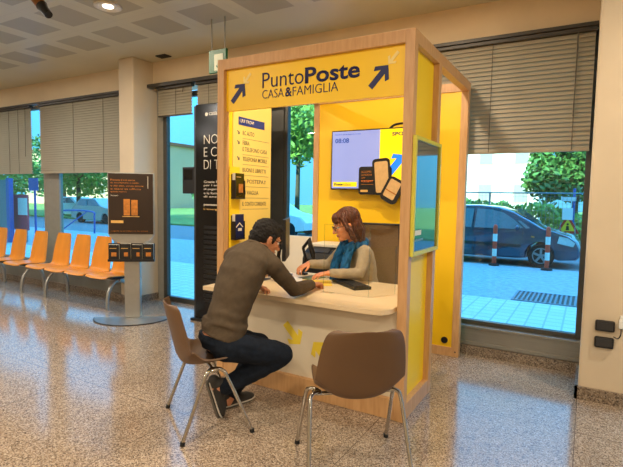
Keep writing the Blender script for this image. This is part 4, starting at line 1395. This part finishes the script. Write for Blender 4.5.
# monitor seen edge-on
def monitor(loc, rz, w, h, lift, label, arm=False):
    t = thing('computer_monitor', label, 'monitor', loc, rz)
    part('screen_case', B(-w / 2, w / 2, -0.016, 0.016, lift, lift + h, bev=0.005), M_black, t, world=False)
    part('display', B(-w / 2 + 0.012, w / 2 - 0.012, -0.0175, -0.016, lift + 0.014, lift + h - 0.012), M_black, t, world=False)
    part('rear_housing', B(-w * 0.25, w * 0.25, 0.016, 0.05, lift + h * 0.25, lift + h * 0.75, bev=0.01), M_black, t, world=False)
    part('neck', TB([(0, 0.05, lift + h * 0.4), (0, 0.07, lift + 0.02), (0, 0.04, 0.012)], 0.018, seg=10), M_black, t, True, world=False)
    part('foot', B(-0.11, 0.11, -0.06, 0.13, 0.0, 0.012, bev=0.004), M_black, t, world=False)
    return t
monitor((-2.45, 3.76, CTZ), math.radians(118), 0.44, 0.38, 0.17, 'black desktop monitor seen edge-on just right of the man\'s head')
t = thing('cable_arm', 'black jointed desk arm with a tablet bracket right of the edge-on monitor', 'desk arm', (-2.36, 4.0, 0.0))
part('base', B(-2.43, -2.33, 3.92, 3.975, CTZ, CTZ + 0.02, bev=0.004), M_black, t)
part('lower_arm', TB([(-2.38, 3.95, CTZ + 0.02), (-2.345, 3.95, CTZ + 0.16), (-2.375, 3.95, CTZ + 0.26)], 0.014, seg=8), M_black, t, True)
part('upper_arm', TB([(-2.375, 3.95, CTZ + 0.26), (-2.31, 3.95, CTZ + 0.34), (-2.27, 3.95, CTZ + 0.22), (-2.25, 3.95, CTZ + 0.14)], [0.016, 0.03, 0.026, 0.012], seg=10), M_black, t, True)
# pen pot
t = thing('pen_pot', 'grey pot of pens on the counter below the edge-on monitor', 'pen pot', (-2.36, 3.50, CTZ))
bm = bmesh.new()
rings_to(bm, [[Vector((-2.36 + r * math.cos(2 * math.pi * k / 18), 3.50 + r * math.sin(2 * math.pi * k / 18), CTZ + z)) for k in range(18)] for (r, z) in ((0.034, 0), (0.038, 0.10), (0.034, 0.10), (0.030, 0.006))])
part('pot', bm, M_darkgrey, t, True)
for k, (dx, dy, m) in enumerate(((0.015, 0.012, M_bluep), (-0.016, 0.008, M_black), (0.004, -0.018, M_red), (-0.008, -0.006, M_silver))):
    part('pen', TB([(-2.36 + dx * 0.3, 3.50 + dy * 0.3, CTZ + 0.012), (-2.36 + dx * 2.2, 3.50 + dy * 2.2, CTZ + 0.165)], 0.0045, seg=8), m, t, True)
# payment terminal on its little stand
t = thing('card_terminal', 'dark card payment terminal with silver stem on the counter beside the pens', 'card terminal', (-2.52, 3.50, CTZ))
part('foot', B(-2.57, -2.47, 3.45, 3.55, CTZ, CTZ + 0.008, bev=0.003), M_darkgrey, t)
part('stem', TB([(-2.52, 3.50, CTZ + 0.008), (-2.52, 3.50, CTZ + 0.14)], 0.012, seg=10), M_silver, t, True)
bm = bmesh.new(); obox(bm, Vector((-2.52, 3.49, CTZ + 0.22)), X, Vector((0, 0.45, 0.893)), Vector((0, -0.893, 0.45)), 0.045, 0.10, 0.018, 0.006)
part('handset', bm, M_darkgrey, t)
bm = bmesh.new(); obox(bm, Vector((-2.52, 3.4935, CTZ + 0.262)), X, Vector((0, 0.45, 0.893)), Vector((0, -0.893, 0.45)), 0.034, 0.04, 0.002)
part('display', bm, M_silver, t)
# printer cabinet, printer
t = thing('low_cabinet', 'low ivory cabinet carrying the printer behind the counter', 'cabinet', (-2.32, 4.40, 0))
part('body', B(-2.58, -2.05, 4.15, 4.70, 0.0, 0.78, bev=0.004), M_white, t)
dr = part('door', B(-2.575, -2.055, 4.135, 4.15, 0.06, 0.77), M_white, t)
part('handle', TB([(-2.12, 4.125, 0.50), (-2.12, 4.125, 0.62)], 0.006, seg=8), M_chrome, dr, True)
t = thing('printer', 'black desktop printer with a pale lid behind the counter, left of the woman', 'printer', (-2.31, 4.42, 0.78))
bm = bmesh.new()
prism(bm, [(4.20, 0.78), (4.66, 0.78), (4.66, 1.04), (4.33, 1.04), (4.23, 0.98), (4.20, 0.92)], Vector((-2.53, 0, 0)), Y, Z, 0.33)
part('body', bm, M_black, t)
part('lid', B(-2.535, -2.195, 4.31, 4.67, 1.04, 1.07, bev=0.008), M_white, t)
part('paper_tray', B(-2.48, -2.25, 4.185, 4.21, 0.82, 0.86), M_darkgrey, t)
bm = bmesh.new(); obox(bm, Vector((-2.365, 4.28, 1.012)), X, Vector((0, 0.857, 0.514)), Vector((0, -0.514, 0.857)), 0.11, 0.045, 0.004)
part('control_panel', bm, M_darkgrey, t)
# dark screen edge beside the right post
t = thing('desktop_screen', 'thin dark screen standing on the counter against the right booth post', 'screen', (-1.23, 3.86, CTZ))
bm = bmesh.new(); obox(bm, Vector((-1.245, 3.86, CTZ + 0.155)), Vector((-0.42, 0.90, 0)).normalized(), Vector((0.90, 0.42, 0)).normalized(), Vector((0.03, -0.06, 1)).normalized(), 0.09, 0.008, 0.14)
part('panel', bm, M_black, t)
part('stand', B(-1.29, -1.20, 3.80, 3.92, CTZ, CTZ + 0.02), M_black, t)
# office chair of the clerk (local: faces +y)
oc = thing('office_chair', 'grey mesh backed office chair the woman sits on behind the counter', 'chair', (-1.765, 4.17, 0), yaw_to(0.12, -0.99))
part('seat', B(-0.24, 0.24, -0.22, 0.24, 0.44, 0.51, bev=0.03), M_darkgrey, oc, True, world=False)
bm = bmesh.new()
rows = []
for i in range(13):
    z = 0.60 + 0.70 * i / 12
    w = 0.245 - 0.03 * (i / 12) ** 3
    r = [bm.verts.new((w * (-1 + 2 * k / 10), -0.235 - 0.06 * math.sin(i / 12 * 2.2) + 0.05 * abs(-1 + 2 * k / 10) ** 2, z)) for k in range(11)]
    rows.append(r)
for i in range(12):
    for k in range(10):
        bm.faces.new((rows[i][k], rows[i][k + 1], rows[i + 1][k + 1], rows[i + 1][k]))
bmesh.ops.solidify(bm, geom=bm.faces[:], thickness=0.02)
bk_ = part('backrest', bm, M_mesh, oc, True, world=False)
part('back_frame', TB([(-0.245, -0.19, 0.60), (-0.24, -0.235, 0.9), (-0.215, -0.24, 1.30), (0.215, -0.24, 1.30), (0.24, -0.235, 0.9), (0.245, -0.19, 0.60)], 0.014, seg=8), M_darkgrey, oc, True, world=False)
part('back_stem', TB([(0, -0.15, 0.45), (0, -0.26, 0.50), (0, -0.285, 0.70)], 0.03, seg=8, flat=0.5), M_darkgrey, oc, True, world=False)
part('gas_column', TB([(0, 0, 0.10), (0, 0, 0.44)], [0.035, 0.03], seg=14), M_black, oc, True, world=False)
for k in range(5):
    a = 2 * math.pi * k / 5 + 0.3
    d_ = Vector((math.cos(a), math.sin(a), 0))
    part('leg', TB([d_ * 0.02 + Z * 0.12, d_ * 0.30 + Z * 0.075], [0.028, 0.018], seg=8), M_black, oc, True, world=False)
    bm = bmesh.new(); ell(bm, d_ * 0.29 + Z * 0.03, (0.03, 0.03, 0.03), seg=12, rg=8)
    part('caster', bm, M_rubber, oc, True, world=False)

# ================================================================== PEOPLE
def V(*a):
    return Vector(a)
def hand(bm, wrist, dirv, palm_n, thumb_dir, L=0.185, curl=25, spread=5, r0=0.0092, curls=None):
    """palm, four unequal bent fingers and a thumb. dirv: wrist->knuckles, palm_n: where the palm faces"""
    d = Vector(dirv).normalized()
    n = Vector(palm_n)
    n = (n - d * n.dot(d)).normalized()
    s = d.cross(n).normalized()
    if s.dot(Vector(thumb_dir)) < 0:
        s = -s
    w = Vector(wrist)
    pl = L * 0.50
    tube(bm, [w - d * 0.02, w + d * pl * 0.35, w + d * pl * 0.75, w + d * pl], [0.027, 0.036, 0.041, 0.038], seg=14, side=s, flat=[0.75, 0.48, 0.40, 0.34], roundend=True)
    lens = (0.92, 1.0, 0.94, 0.74)
    for i in range(4):
        off = (0.030 - 0.0205 * i)
        base = w + d * (pl * (0.93 if i in (1, 2) else 0.86)) + s * off
        ang = math.radians((1.3 - i) * spread)
        fd = (d * math.cos(ang) + s * math.sin(ang)).normalized()
        c = (curls[i] if curls else curl)
        seg = [L * 0.235 * lens[i], L * 0.155 * lens[i], L * 0.11 * lens[i]]
        p = base
        pts = [base - fd * 0.018, base]
        a = math.radians(c * 0.5)
        for q in seg:
            p = p + (fd * math.cos(a) + n * math.sin(a)) * q
            pts.append(p)
            a += math.radians(c)
        rr = r0 * (0.9 if i == 3 else 1.0)
        tube(bm, pts, [rr * 1.08, rr * 1.08, rr, rr * 0.92, rr * 0.8], seg=10, roundend=True)
    tb = w + d * pl * 0.22 + s * 0.026
    t1 = tb + (d * 0.62 + s * 0.60 + n * 0.30).normalized() * L * 0.20
    t2 = t1 + (d * 0.85 + s * 0.25 + n * 0.35).normalized() * L * 0.16
    t3 = t2 + (d * 0.95 + n * 0.30).normalized() * L * 0.12
    tube(bm, [tb - s * 0.012, tb, t1, t2, t3], [0.015, 0.0155, 0.0125, 0.0105, 0.0085], seg=10, roundend=True)

class Head:
    """head frame: f forward, s to the person's left, u up; centre at eye height midway"""
    def __init__(self, c, face, upv=(0, 0, 1), k=1.0):
        self.c = Vector(c)
        self.f = Vector(face).normalized()
        u = Vector(upv)
        self.u = (u - self.f * u.dot(self.f)).normalized()
        self.s = self.u.cross(self.f).normalized()
        self.k = k
    def p(self, f, s, u):
        return self.c + (self.f * f + self.s * s + self.u * u) * self.k
    def e(self, bm, c, r, **kw):
        ell(bm, self.p(*c), [x * self.k for x in r], (self.f, self.s, self.u), **kw)
    def t(self, bm, pts, r, **kw):
        rr = [x * self.k for x in r] if isinstance(r, (list, tuple)) else r * self.k
        tube(bm, [self.p(*q) for q in pts], rr, **kw)
    def face_shapes(self, bm, female=False):
        e = self.e
        e(bm, (-0.014, 0, 0.030), (0.098, 0.076, 0.086))
        e(bm, (0.026, 0, -0.022), (0.064, 0.060, 0.082))
        e(bm, (0.020, 0, -0.066), (0.058, 0.052, 0.046))
        e(bm, (0.062, 0, -0.094), (0.026, 0.026 if female else 0.031, 0.021))
        for sg in (-1, 1):
            e(bm, (0.052, sg * 0.038, -0.024), (0.030, 0.022, 0.022))       # cheek
            e(bm, (0.066, sg * 0.032, 0.024), (0.020, 0.026, 0.009))        # brow ridge
            e(bm, (-0.006, sg * 0.077, -0.012), (0.017, 0.008, 0.031))      # ear
            e(bm, (-0.012, sg * 0.083, -0.004), (0.012, 0.006, 0.020))
        self.t(bm, [(0.084, 0, 0.016), (0.099, 0, -0.014), (0.108, 0, -0.032)], [0.009, 0.011, 0.013], roundend=True)
        for sg in (-1, 1):
            e(bm, (0.095, sg * 0.011, -0.036), (0.011, 0.008, 0.008))
        e(bm, (0.080, 0, -0.060), (0.014, 0.024, 0.008))
        e(bm, (0.077, 0, -0.070), (0.013, 0.021, 0.008))
    def details(self, root, hair_m, lips=True):
        for sg in (-1, 1):
            bm = bmesh.new(); self.e(bm, (0.072, sg * 0.032, 0.0), (0.0125, 0.0125, 0.0095), seg=14, rg=10)
            ey = part('eye', bm, M_eye, root, True)
            bm = bmesh.new(); self.e(bm, (0.082, sg * 0.031, -0.001), (0.0035, 0.006, 0.006), seg=12, rg=8)
            part('iris', bm, M_iris, ey, True)
            bm = bmesh.new(); self.t(bm, [(0.084, sg * 0.014, 0.021), (0.084, sg * 0.034, 0.027), (0.070, sg * 0.054, 0.020)], [0.004, 0.005, 0.003], seg=8, flat=0.6)
            part('eyebrow', bm, hair_m, root, True)
        bm = bmesh.new(); self.e(bm, (0.090, 0, -0.061), (0.006, 0.021, 0.0045)); self.e(bm, (0.087, 0, -0.069), (0.006, 0.018, 0.005))
        part('lips', bm, M_lip, root, True)
    def glasses(self, root, m):
        bm = bmesh.new()
        for sg in (-1, 1):
            pts = []
            for k in range(21):
                a = 2 * math.pi * k / 20
                pts.append((0.100 - 0.16 * abs(0.033 + 0.024 * math.cos(a)) ** 1.5, sg * (0.033 + 0.024 * math.cos(a)), -0.002 + 0.018 * math.sin(a)))
            self.t(bm, pts, 0.0022, seg=6)
            self.t(bm, [(0.094, sg * 0.057, 0.004), (0.06, sg * 0.082, 0.006), (0.0, sg * 0.086, 0.004), (-0.015, sg * 0.085, -0.010)], 0.0022, seg=6)
        self.t(bm, [(0.100, -0.010, 0.003), (0.104, 0, 0.006), (0.100, 0.010, 0.003)], 0.0022, seg=6)
        part('spectacles', bm, m, root, True)
def noisy(bm, amp, sc):
    for v in bm.verts:
        v.co += v.normal * (amp * noise.noise(v.co * sc))
    return bm
def flatcut(bm, co, no):
    g = bm.verts[:] + bm.edges[:] + bm.faces[:]
    bmesh.ops.bisect_plane(bm, geom=g, plane_co=co, plane_no=no, clear_outer=True)
    ed = [e for e in bm.edges if e.is_boundary]
    if ed:
        bmesh.ops.holes_fill(bm, edges=ed)

# ---------------------------------------------------------------- the man
man = thing('person', 'man in grey brown sweater and dark jeans, seated with his back to the camera', 'person', (-2.14, 2.46, 0.0))
F0 = V(0.57, 0.82, 0).normalized(); S0 = V(0.82, -0.57, 0).normalized()      # hips: forward, right
torso = [  # centre, half width, half depth ratio, side
    (V(-2.130, 2.455, 0.505), 0.150, 0.72), (V(-2.125, 2.465, 0.56), 0.180, 0.74), (V(-2.115, 2.490, 0.66), 0.170, 0.74), (V(-2.105, 2.525, 0.76), 0.162, 0.72),
    (V(-2.095, 2.570, 0.88), 0.178, 0.68), (V(-2.085, 2.625, 1.00), 0.196, 0.64), (V(-2.075, 2.685, 1.09), 0.198, 0.56), (V(-2.060, 2.735, 1.15), 0.160, 0.50), (V(-2.045, 2.775, 1.19), 0.085, 0.72)]
def torso_tube(bm, rows, grow=0.0, ends=True, seg=24, s0=S0, s1=V(0.97, -0.22, 0)):
    pts = [r[0] for r in rows]
    n = len(rows)
    rings = []
    for i, (c, a, fl) in enumerate(rows):
        t_ = (pts[min(i + 1, n - 1)] - pts[max(i - 1, 0)]).normalized()
        s = s0.lerp(s1, i / (n - 1))
        s = (s - t_ * s.dot(t_)).normalized()
        w = t_.cross(s)
        rings.append([c + s * ((a + grow) * math.cos(2 * math.pi * k / seg)) + w * ((a * fl + grow) * math.sin(2 * math.pi * k / seg)) for k in range(seg)])
    rings_to(bm, rings)
rsh, rel, rwr = V(-1.885, 2.725, 1.075), V(-1.845, 2.950, 0.868), V(-1.880, 3.275, 0.856)
lsh, lel, lwr = V(-2.262, 2.755, 1.105), V(-2.400, 2.880, 0.890), V(-2.255, 3.000, 0.846)
rhip, rkn, rank = V(-2.045, 2.430, 0.555), V(-1.815, 2.740, 0.445), V(-2.105, 2.500, 0.235)
lhip, lkn, lank = V(-2.225, 2.555, 0.530), V(-2.130, 2.925, 0.425), V(-2.205, 2.690, 0.105)
hm = Head((-2.050, 2.885, 1.240), (0.48, 0.76, -0.44), k=1.10)
nb, nt = V(-2.050, 2.760, 1.145), hm.p(-0.025, 0, -0.055)
def arms(bm, sh, el, wr, r, g=0.0, seg=14):
    tube(bm, [sh, sh.lerp(el, 0.35), sh.lerp(el, 0.8), el, el.lerp(wr, 0.25), el.lerp(wr, 0.7), wr], [r[0] + g, r[0] * 0.96 + g, r[1] * 1.0 + g, r[1] + g, r[1] * 0.98 + g, r[2] * 1.12 + g, r[2] + g], seg=seg, roundend=True)
def legs(bm, hip, kn, an, r, g=0.0):
    tube(bm, [hip, hip.lerp(kn, 0.4), hip.lerp(kn, 0.85), kn], [r[0] + g, r[0] * 0.90 + g, r[1] * 1.08 + g, r[1] + g], seg=16, roundend=True)
    tube(bm, [kn, kn.lerp(an, 0.3), kn.lerp(an, 0.75), an], [r[1] * 0.98 + g, r[1] * 0.98 + g, r[2] * 1.2 + g, r[2] + g], seg=16, roundend=True)
def foot(bm, heel, toe, upv, g=0.0, wide=0.043):
    h, t_ = Vector(heel), Vector(toe)
    d = (t_ - h).normalized()
    u = Vector(upv); u = (u - d * u.dot(d)).normalized()
    sd = d.cross(u)
    L = (t_ - h).length
    tube(bm, [h + u * 0.035, h + d * L * 0.3 + u * 0.04, h + d * L * 0.62 + u * 0.03, h + d * L * 0.86 + u * 0.024, h + d * L * 0.97 + u * 0.02],
         [0.034 + g, wide * 0.86 + g, wide + g, wide * 0.94 + g, wide * 0.55 + g], seg=14, side=sd, flat=[1.0, 1.0, 0.74, 0.6, 0.6], roundend=True)
    return d, u, sd, L
r_heel, r_toe, r_up = V(-2.205, 2.435, 0.262), V(-2.165, 2.505, 0.015), V(0.80, 0.55, 0.25)
l_heel, l_toe, l_up = V(-2.235, 2.625, 0.006), V(-2.170, 2.875, 0.006), V(0, 0, 1)
bm = bmesh.new()
torso_tube(bm, torso)
tube(bm, [nb - V(0, 0.02, 0.05), nb, nt], [0.064, 0.060, 0.056], seg=16)
hm.face_shapes(bm)
arms(bm, rsh, rel, rwr, (0.052, 0.040, 0.030)); arms(bm, lsh, lel, lwr, (0.052, 0.040, 0.030))
tube(bm, [rsh, V(-2.07, 2.71, 1.09), lsh], [0.058, 0.09, 0.058], seg=14, roundend=True)
legs(bm, rhip, rkn, rank, (0.082, 0.055, 0.040)); legs(bm, lhip, lkn, lank, (0.082, 0.055, 0.040))
foot(bm, r_heel, r_toe, r_up); foot(bm, l_heel, l_toe, l_up)
tube(bm, [rank, r_heel + V(0.03, 0.02, -0.03)], [0.038, 0.036], seg=12, roundend=True)
tube(bm, [lank, l_heel + V(0.02, 0.02, 0.04)], [0.038, 0.036], seg=12, roundend=True)
hand(bm, rwr, V(-0.02, 0.155, -0.012), V(0.05, 0, -1), V(-1, 0, 0), L=0.21, curl=34, r0=0.0115)
hand(bm, lwr, V(0.10, 0.02, -0.01), V(0.1, -0.2, -1), V(0, 1, 0), L=0.20, curl=50, r0=0.0105)
body = part('body', remeshed(bm, 0.0045, 3), M_skin, man, True, angle=180)
hm.details(man, M_hairblack)
hm.glasses(man, M_black)
# hair: short black crop
bm = bmesh.new()
hm.e(bm, (-0.022, 0, 0.044), (0.101, 0.084, 0.088))
hm.e(bm, (-0.050, 0, 0.005), (0.070, 0.077, 0.080))
hm.e(bm, (0.035, 0, 0.088), (0.052, 0.062, 0.034))
for sg in (-1, 1):
    hm.e(bm, (0.012, sg * 0.067, 0.030), (0.028, 0.015, 0.045))
    hm.e(bm, (0.022, sg * 0.071, 0.000), (0.009, 0.006, 0.030))
hm.t(bm, [(-0.058, 0, 0.0), (-0.066, 0, -0.075)], [0.070, 0.050], seg=16)
hb = remeshed(bm, 0.004, 3)
hb.normal_update()
part('hair', noisy(hb, 0.006, 60), M_hairblack, man, True, angle=180)
# sweater
bm = bmesh.new()
torso_tube(bm, torso[2:], 0.016)
torso_tube(bm, [(V(-2.128, 2.475, 0.60), 0.176, 0.76), (V(-2.120, 2.485, 0.64), 0.178, 0.76), (V(-2.112, 2.495, 0.70), 0.168, 0.74)], 0.014)
arms(bm, rsh, rel, rel.lerp(rwr, 0.90), (0.060, 0.050, 0.038), 0.006); arms(bm, lsh, lel, lel.lerp(lwr, 0.86), (0.060, 0.050, 0.038), 0.006)
tube(bm, [rsh + V(0, 0, -0.004), V(-1.97, 2.725, 1.105), V(-2.07, 2.725, 1.12), V(-2.17, 2.735, 1.12), lsh + V(0, 0, -0.004)], [0.072, 0.092, 0.102, 0.092, 0.072], seg=18, roundend=True)
sw = remeshed(bm, 0.007, 6)
sw.normal_update()
for v in sw.verts:                                                  # soft folds
    z = v.co.z
    v.co += v.normal * (0.006 * noise.noise(V(v.co.x * 9, v.co.y * 9, z * 16)) + 0.004 * math.sin(z * 75 + 6 * v.co.x + 4 * noise.noise(v.co * 5)) * max(0, 1 - abs(z - 0.72) / 0.16))
swo = part('sweater', sw, M_sweater, man, True, angle=180)
nr = []
for k in range(25):
    a = 2 * math.pi * k / 24
    nr.append(V(-2.045, 2.765, 1.198) + V(0.98, -0.15, -0.03) * (0.074 * math.cos(a)) + V(0.12, 0.86, -0.42) * (0.070 * math.sin(a)))
part('collar', TB(nr, 0.012, seg=8), M_sweater, swo, True)
# jeans
bm = bmesh.new()
torso_tube(bm, torso[:2] + [(V(-2.122, 2.472, 0.605), 0.176, 0.75)], 0.012)
legs(bm, rhip, rkn, rank, (0.106, 0.078, 0.052), 0.006); legs(bm, lhip, lkn, lank, (0.098, 0.070, 0.050), 0.006)
tube(bm, [rhip, lhip], [0.11, 0.11], seg=16, roundend=True)
jb = remeshed(bm, 0.007, 6)
jb.normal_update()
for v in jb.verts:
    v.co += v.normal * (0.007 * noise.noise(V(v.co.x * 14, v.co.y * 14, v.co.z * 22)))
jn = part('jeans', jb, M_jeans, man, True, angle=180)
# shoes
for (h, t_, u_) in ((r_heel, r_toe, r_up), (l_heel, l_toe, l_up)):
    bm = bmesh.new()
    d, u, sd, L = foot(bm, h - (t_ - h) * 0.02, t_ + (t_ - h) * 0.02, u_, 0.007, 0.045)
    tube(bm, [h + u * 0.04 + d * 0.03, h + u * 0.085 + d * 0.035], [0.044, 0.042], seg=14, roundend=True)
    sh = part('shoe', remeshed(bm, 0.006, 4), M_shoe, man, True, angle=180)
    out = [(0.0, 0.028), (0.04, 0.036), (0.10, 0.036), (0.17, 0.046), (0.22, 0.043), (0.255, 0.026), (0.265, 0.0)]
    pl2 = [(-0.012, 0)] + out + [(x, -y) for x, y in reversed(out[:-1])]
    sc_ = L / 0.25
    bm = bmesh.new(); prism(bm, [((x - 0.006) * sc_, y) for x, y in pl2], h - u * 0.004, d, sd, 0.016)
    so_ = part('sole', bm, M_sole, sh)
    if (u - d.cross(sd)).length > 1:
        pass
    bm = bmesh.new(); tube(bm, [h + d * ((x - 0.006) * sc_) + sd * (y * 1.04) + u * 0.010 for x, y in pl2 + [pl2[0]]], 0.0055, seg=6)
    part('sole_edge', bm, M_soleedge, sh, True)

# ---------------------------------------------------------------- the woman
wom = thing('person', 'woman with auburn hair, glasses and blue scarf seated behind the counter', 'person', (-1.78, 4.14, 0.0))
F1 = V(-0.55, -0.83, 0).normalized(); S1 = V(-0.83, 0.55, 0).normalized()     # forward, her right
wt = [(V(-1.775, 4.150, 0.52), 0.150, 0.74), (V(-1.780, 4.145, 0.58), 0.178, 0.72), (V(-1.785, 4.125, 0.70), 0.156, 0.72), (V(-1.795, 4.085, 0.82), 0.144, 0.72), (V(-1.805, 4.050, 0.94), 0.156, 0.74),
      (V(-1.815, 4.015, 1.04), 0.160, 0.66), (V(-1.822, 3.995, 1.10), 0.136, 0.56), (V(-1.828, 3.985, 1.135), 0.075, 0.72)]
wrs, wre, wrw = V(-1.985, 4.070, 1.070), V(-2.110, 3.975, 0.915), V(-2.225, 3.800, 0.935)
wls, wle, wlw = V(-1.700, 3.905, 1.070), V(-1.690, 3.775, 0.895), V(-1.945, 3.675, 0.890)
hw = Head((-1.882, 3.872, 1.310), (-0.74, -0.60, -0.30), k=1.16)
bm = bmesh.new()
torso_tube(bm, wt, s0=-S1, s1=-S1)
tube(bm, [V(-1.815, 3.99, 1.06), V(-1.83, 3.97, 1.13), hw.p(-0.02, 0, -0.055)], [0.056, 0.052, 0.050], seg=16)
hw.face_shapes(bm, True)
arms(bm, wrs, wre, wrw, (0.046, 0.036, 0.026)); arms(bm, wls, wle, wlw, (0.046, 0.036, 0.026))
tube(bm, [wrs, V(-1.82, 4.0, 1.07), wls], [0.05, 0.075, 0.05], seg=14, roundend=True)
for sg in (-1, 1):
    hp = V(-1.78, 4.14, 0.56) + S1 * 0.09 * sg
    kn = hp + F1 * 0.40 + V(0, 0, -0.05) + S1 * 0.03 * sg
    an = kn + V(0, 0, -0.40) - F1 * 0.06
    legs(bm, hp, kn, an, (0.080, 0.052, 0.036))
    foot(bm, V(an.x, an.y, 0.012) - F1 * 0.05, V(an.x, an.y, 0.012) + F1 * 0.18, (0, 0, 1))
    tube(bm, [an, V(an.x, an.y, 0.05)], [0.036, 0.036], seg=12)
hand(bm, wrw, V(-0.05, -0.13, -0.045), V(0, 0, -1), V(0.9, -0.4, 0), L=0.172, curl=32, r0=0.0084)
hand(bm, wlw, V(-0.085, -0.115, -0.012), V(0, 0.1, -1), V(-0.8, 0.5, 0), L=0.172, curl=22, r0=0.0084)
part('body', remeshed(bm, 0.0045, 3), M_skin2, wom, True, angle=180)
hw.details(wom, M_hairbrown)
hw.glasses(wom, M_black)
bm = bmesh.new()
hw.e(bm, (-0.026, 0, 0.046), (0.102, 0.090, 0.090))
hw.e(bm, (-0.050, 0, -0.010), (0.078, 0.088, 0.100))
hw.e(bm, (0.044, 0, 0.076), (0.048, 0.066, 0.034))                 # fringe
hw.e(bm, (0.070, -0.020, 0.052), (0.020, 0.040, 0.022))
hw.e(bm, (0.064, 0.032, 0.050), (0.022, 0.032, 0.026))
for sg in (-1, 1):
    hw.t(bm, [(0.020, sg * 0.074, 0.055), (0.012, sg * 0.090, -0.005), (-0.006, sg * 0.090, -0.075), (-0.022, sg * 0.078, -0.130)], [0.026, 0.027, 0.029, 0.018], seg=12, flat=0.8, roundend=True)
hw.t(bm, [(-0.06, 0, 0.02), (-0.082, 0, -0.06), (-0.075, 0, -0.145)], [0.080, 0.082, 0.058], seg=18, flat=0.66, side=hw.s, roundend=True)
hb = remeshed(bm, 0.0045, 3)
hb.normal_update()
for v in hb.verts:
    q = v.co - hw.c
    a = math.atan2(q.dot(hw.s), q.dot(hw.f))
    v.co += v.normal * (0.004 * math.sin(a * 26 + 3 * noise.noise(v.co * 12)) + 0.004 * noise.noise(v.co * 30))
part('hair', hb, M_hairbrown, wom, True, angle=180)
# cardigan
bm = bmesh.new()
torso_tube(bm, wt[1:], 0.014, s0=-S1, s1=-S1)
arms(bm, wrs, wre, wre.lerp(wrw, 0.86), (0.054, 0.046, 0.035), 0.006); arms(bm, wls, wle, wle.lerp(wlw, 0.86), (0.054, 0.046, 0.035), 0.006)
tube(bm, [wrs, wrs.lerp(V(-1.82, 4.0, 1.09), 0.6), V(-1.82, 4.0, 1.085), wls.lerp(V(-1.82, 4.0, 1.09), 0.6), wls], [0.062, 0.074, 0.082, 0.074, 0.062], seg=16, roundend=True)
cdg = remeshed(bm, 0.007, 6)
cdg.normal_update()
for v in cdg.verts:
    v.co += v.normal * (0.006 * noise.noise(V(v.co.x * 13, v.co.y * 13, v.co.z * 18)))
cg_ = part('cardigan', cdg, M_cardigan, wom, True, angle=180)
ch = wt[4][0]
for k in range(4):
    bm = bmesh.new(); ell(bm, ch + F1 * 0.150 + V(0, 0, -0.05 - 0.07 * k), (0.008, 0.008, 0.008), seg=10, rg=8)
    part('button', bm, M_darkgrey, cg_, True)
# scarf: loop round the neck and two hanging ends
bm = bmesh.new()
nr = []
for k in range(25):
    a = 2 * math.pi * k / 24
    nr.append(V(-1.832, 3.972, 1.130) + S1 * (0.088 * math.cos(a)) + (F1 * 0.95 - Z * 0.32) * (0.082 * math.sin(a)))
tube(bm, nr, 0.040, seg=12, roundend=True)
for sg, ln in ((-1, 0.36), (1, 0.32)):
    b0 = V(-1.832, 3.972, 1.105) + F1 * 0.078 + S1 * (0.078 * sg)
    tube(bm, [b0 + V(0, 0, 0.03), b0 + F1 * 0.052 - Z * 0.08, b0 + F1 * 0.080 - Z * 0.17 + S1 * 0.012 * sg, b0 + F1 * 0.098 - Z * ln + S1 * 0.006 * sg], [0.042, 0.050, 0.054, 0.042], seg=14, flat=0.6, side=S1, roundend=True)
sb = remeshed(bm, 0.006, 4)
sb.normal_update()
for v in sb.verts:
    q = v.co - V(-1.832, 3.972, 1.1)
    v.co += v.normal * (0.007 * math.sin(q.dot(S1) * 200 + 4 * noise.noise(v.co * 14)) + 0.004 * noise.noise(v.co * 26))
part('scarf', sb, M_scarf, wom, True, angle=180)
# trousers and shoes
bm = bmesh.new()
torso_tube(bm, wt[:2] + [(V(-1.782, 4.14, 0.64), 0.168, 0.74)], 0.010, s0=-S1, s1=-S1)
for sg in (-1, 1):
    hp = V(-1.78, 4.14, 0.56) + S1 * 0.09 * sg
    kn = hp + F1 * 0.40 + V(0, 0, -0.05) + S1 * 0.03 * sg
    an = kn + V(0, 0, -0.40) - F1 * 0.06
    legs(bm, hp, kn, an + V(0, 0, 0.02), (0.088, 0.062, 0.050), 0.004)
part('trousers', remeshed(bm, 0.008, 5), M_trousers, wom, True, angle=180)
for sg in (-1, 1):
    hp = V(-1.78, 4.14, 0.56) + S1 * 0.09 * sg
    kn = hp + F1 * 0.40 + V(0, 0, -0.05) + S1 * 0.03 * sg
    an = kn + V(0, 0, -0.40) - F1 * 0.06
    bm = bmesh.new(); foot(bm, V(an.x, an.y, 0.012) - F1 * 0.055, V(an.x, an.y, 0.012) + F1 * 0.185, (0, 0, 1), 0.007)
    part('shoe', remeshed(bm, 0.007, 3), M_black, wom, True, angle=180)
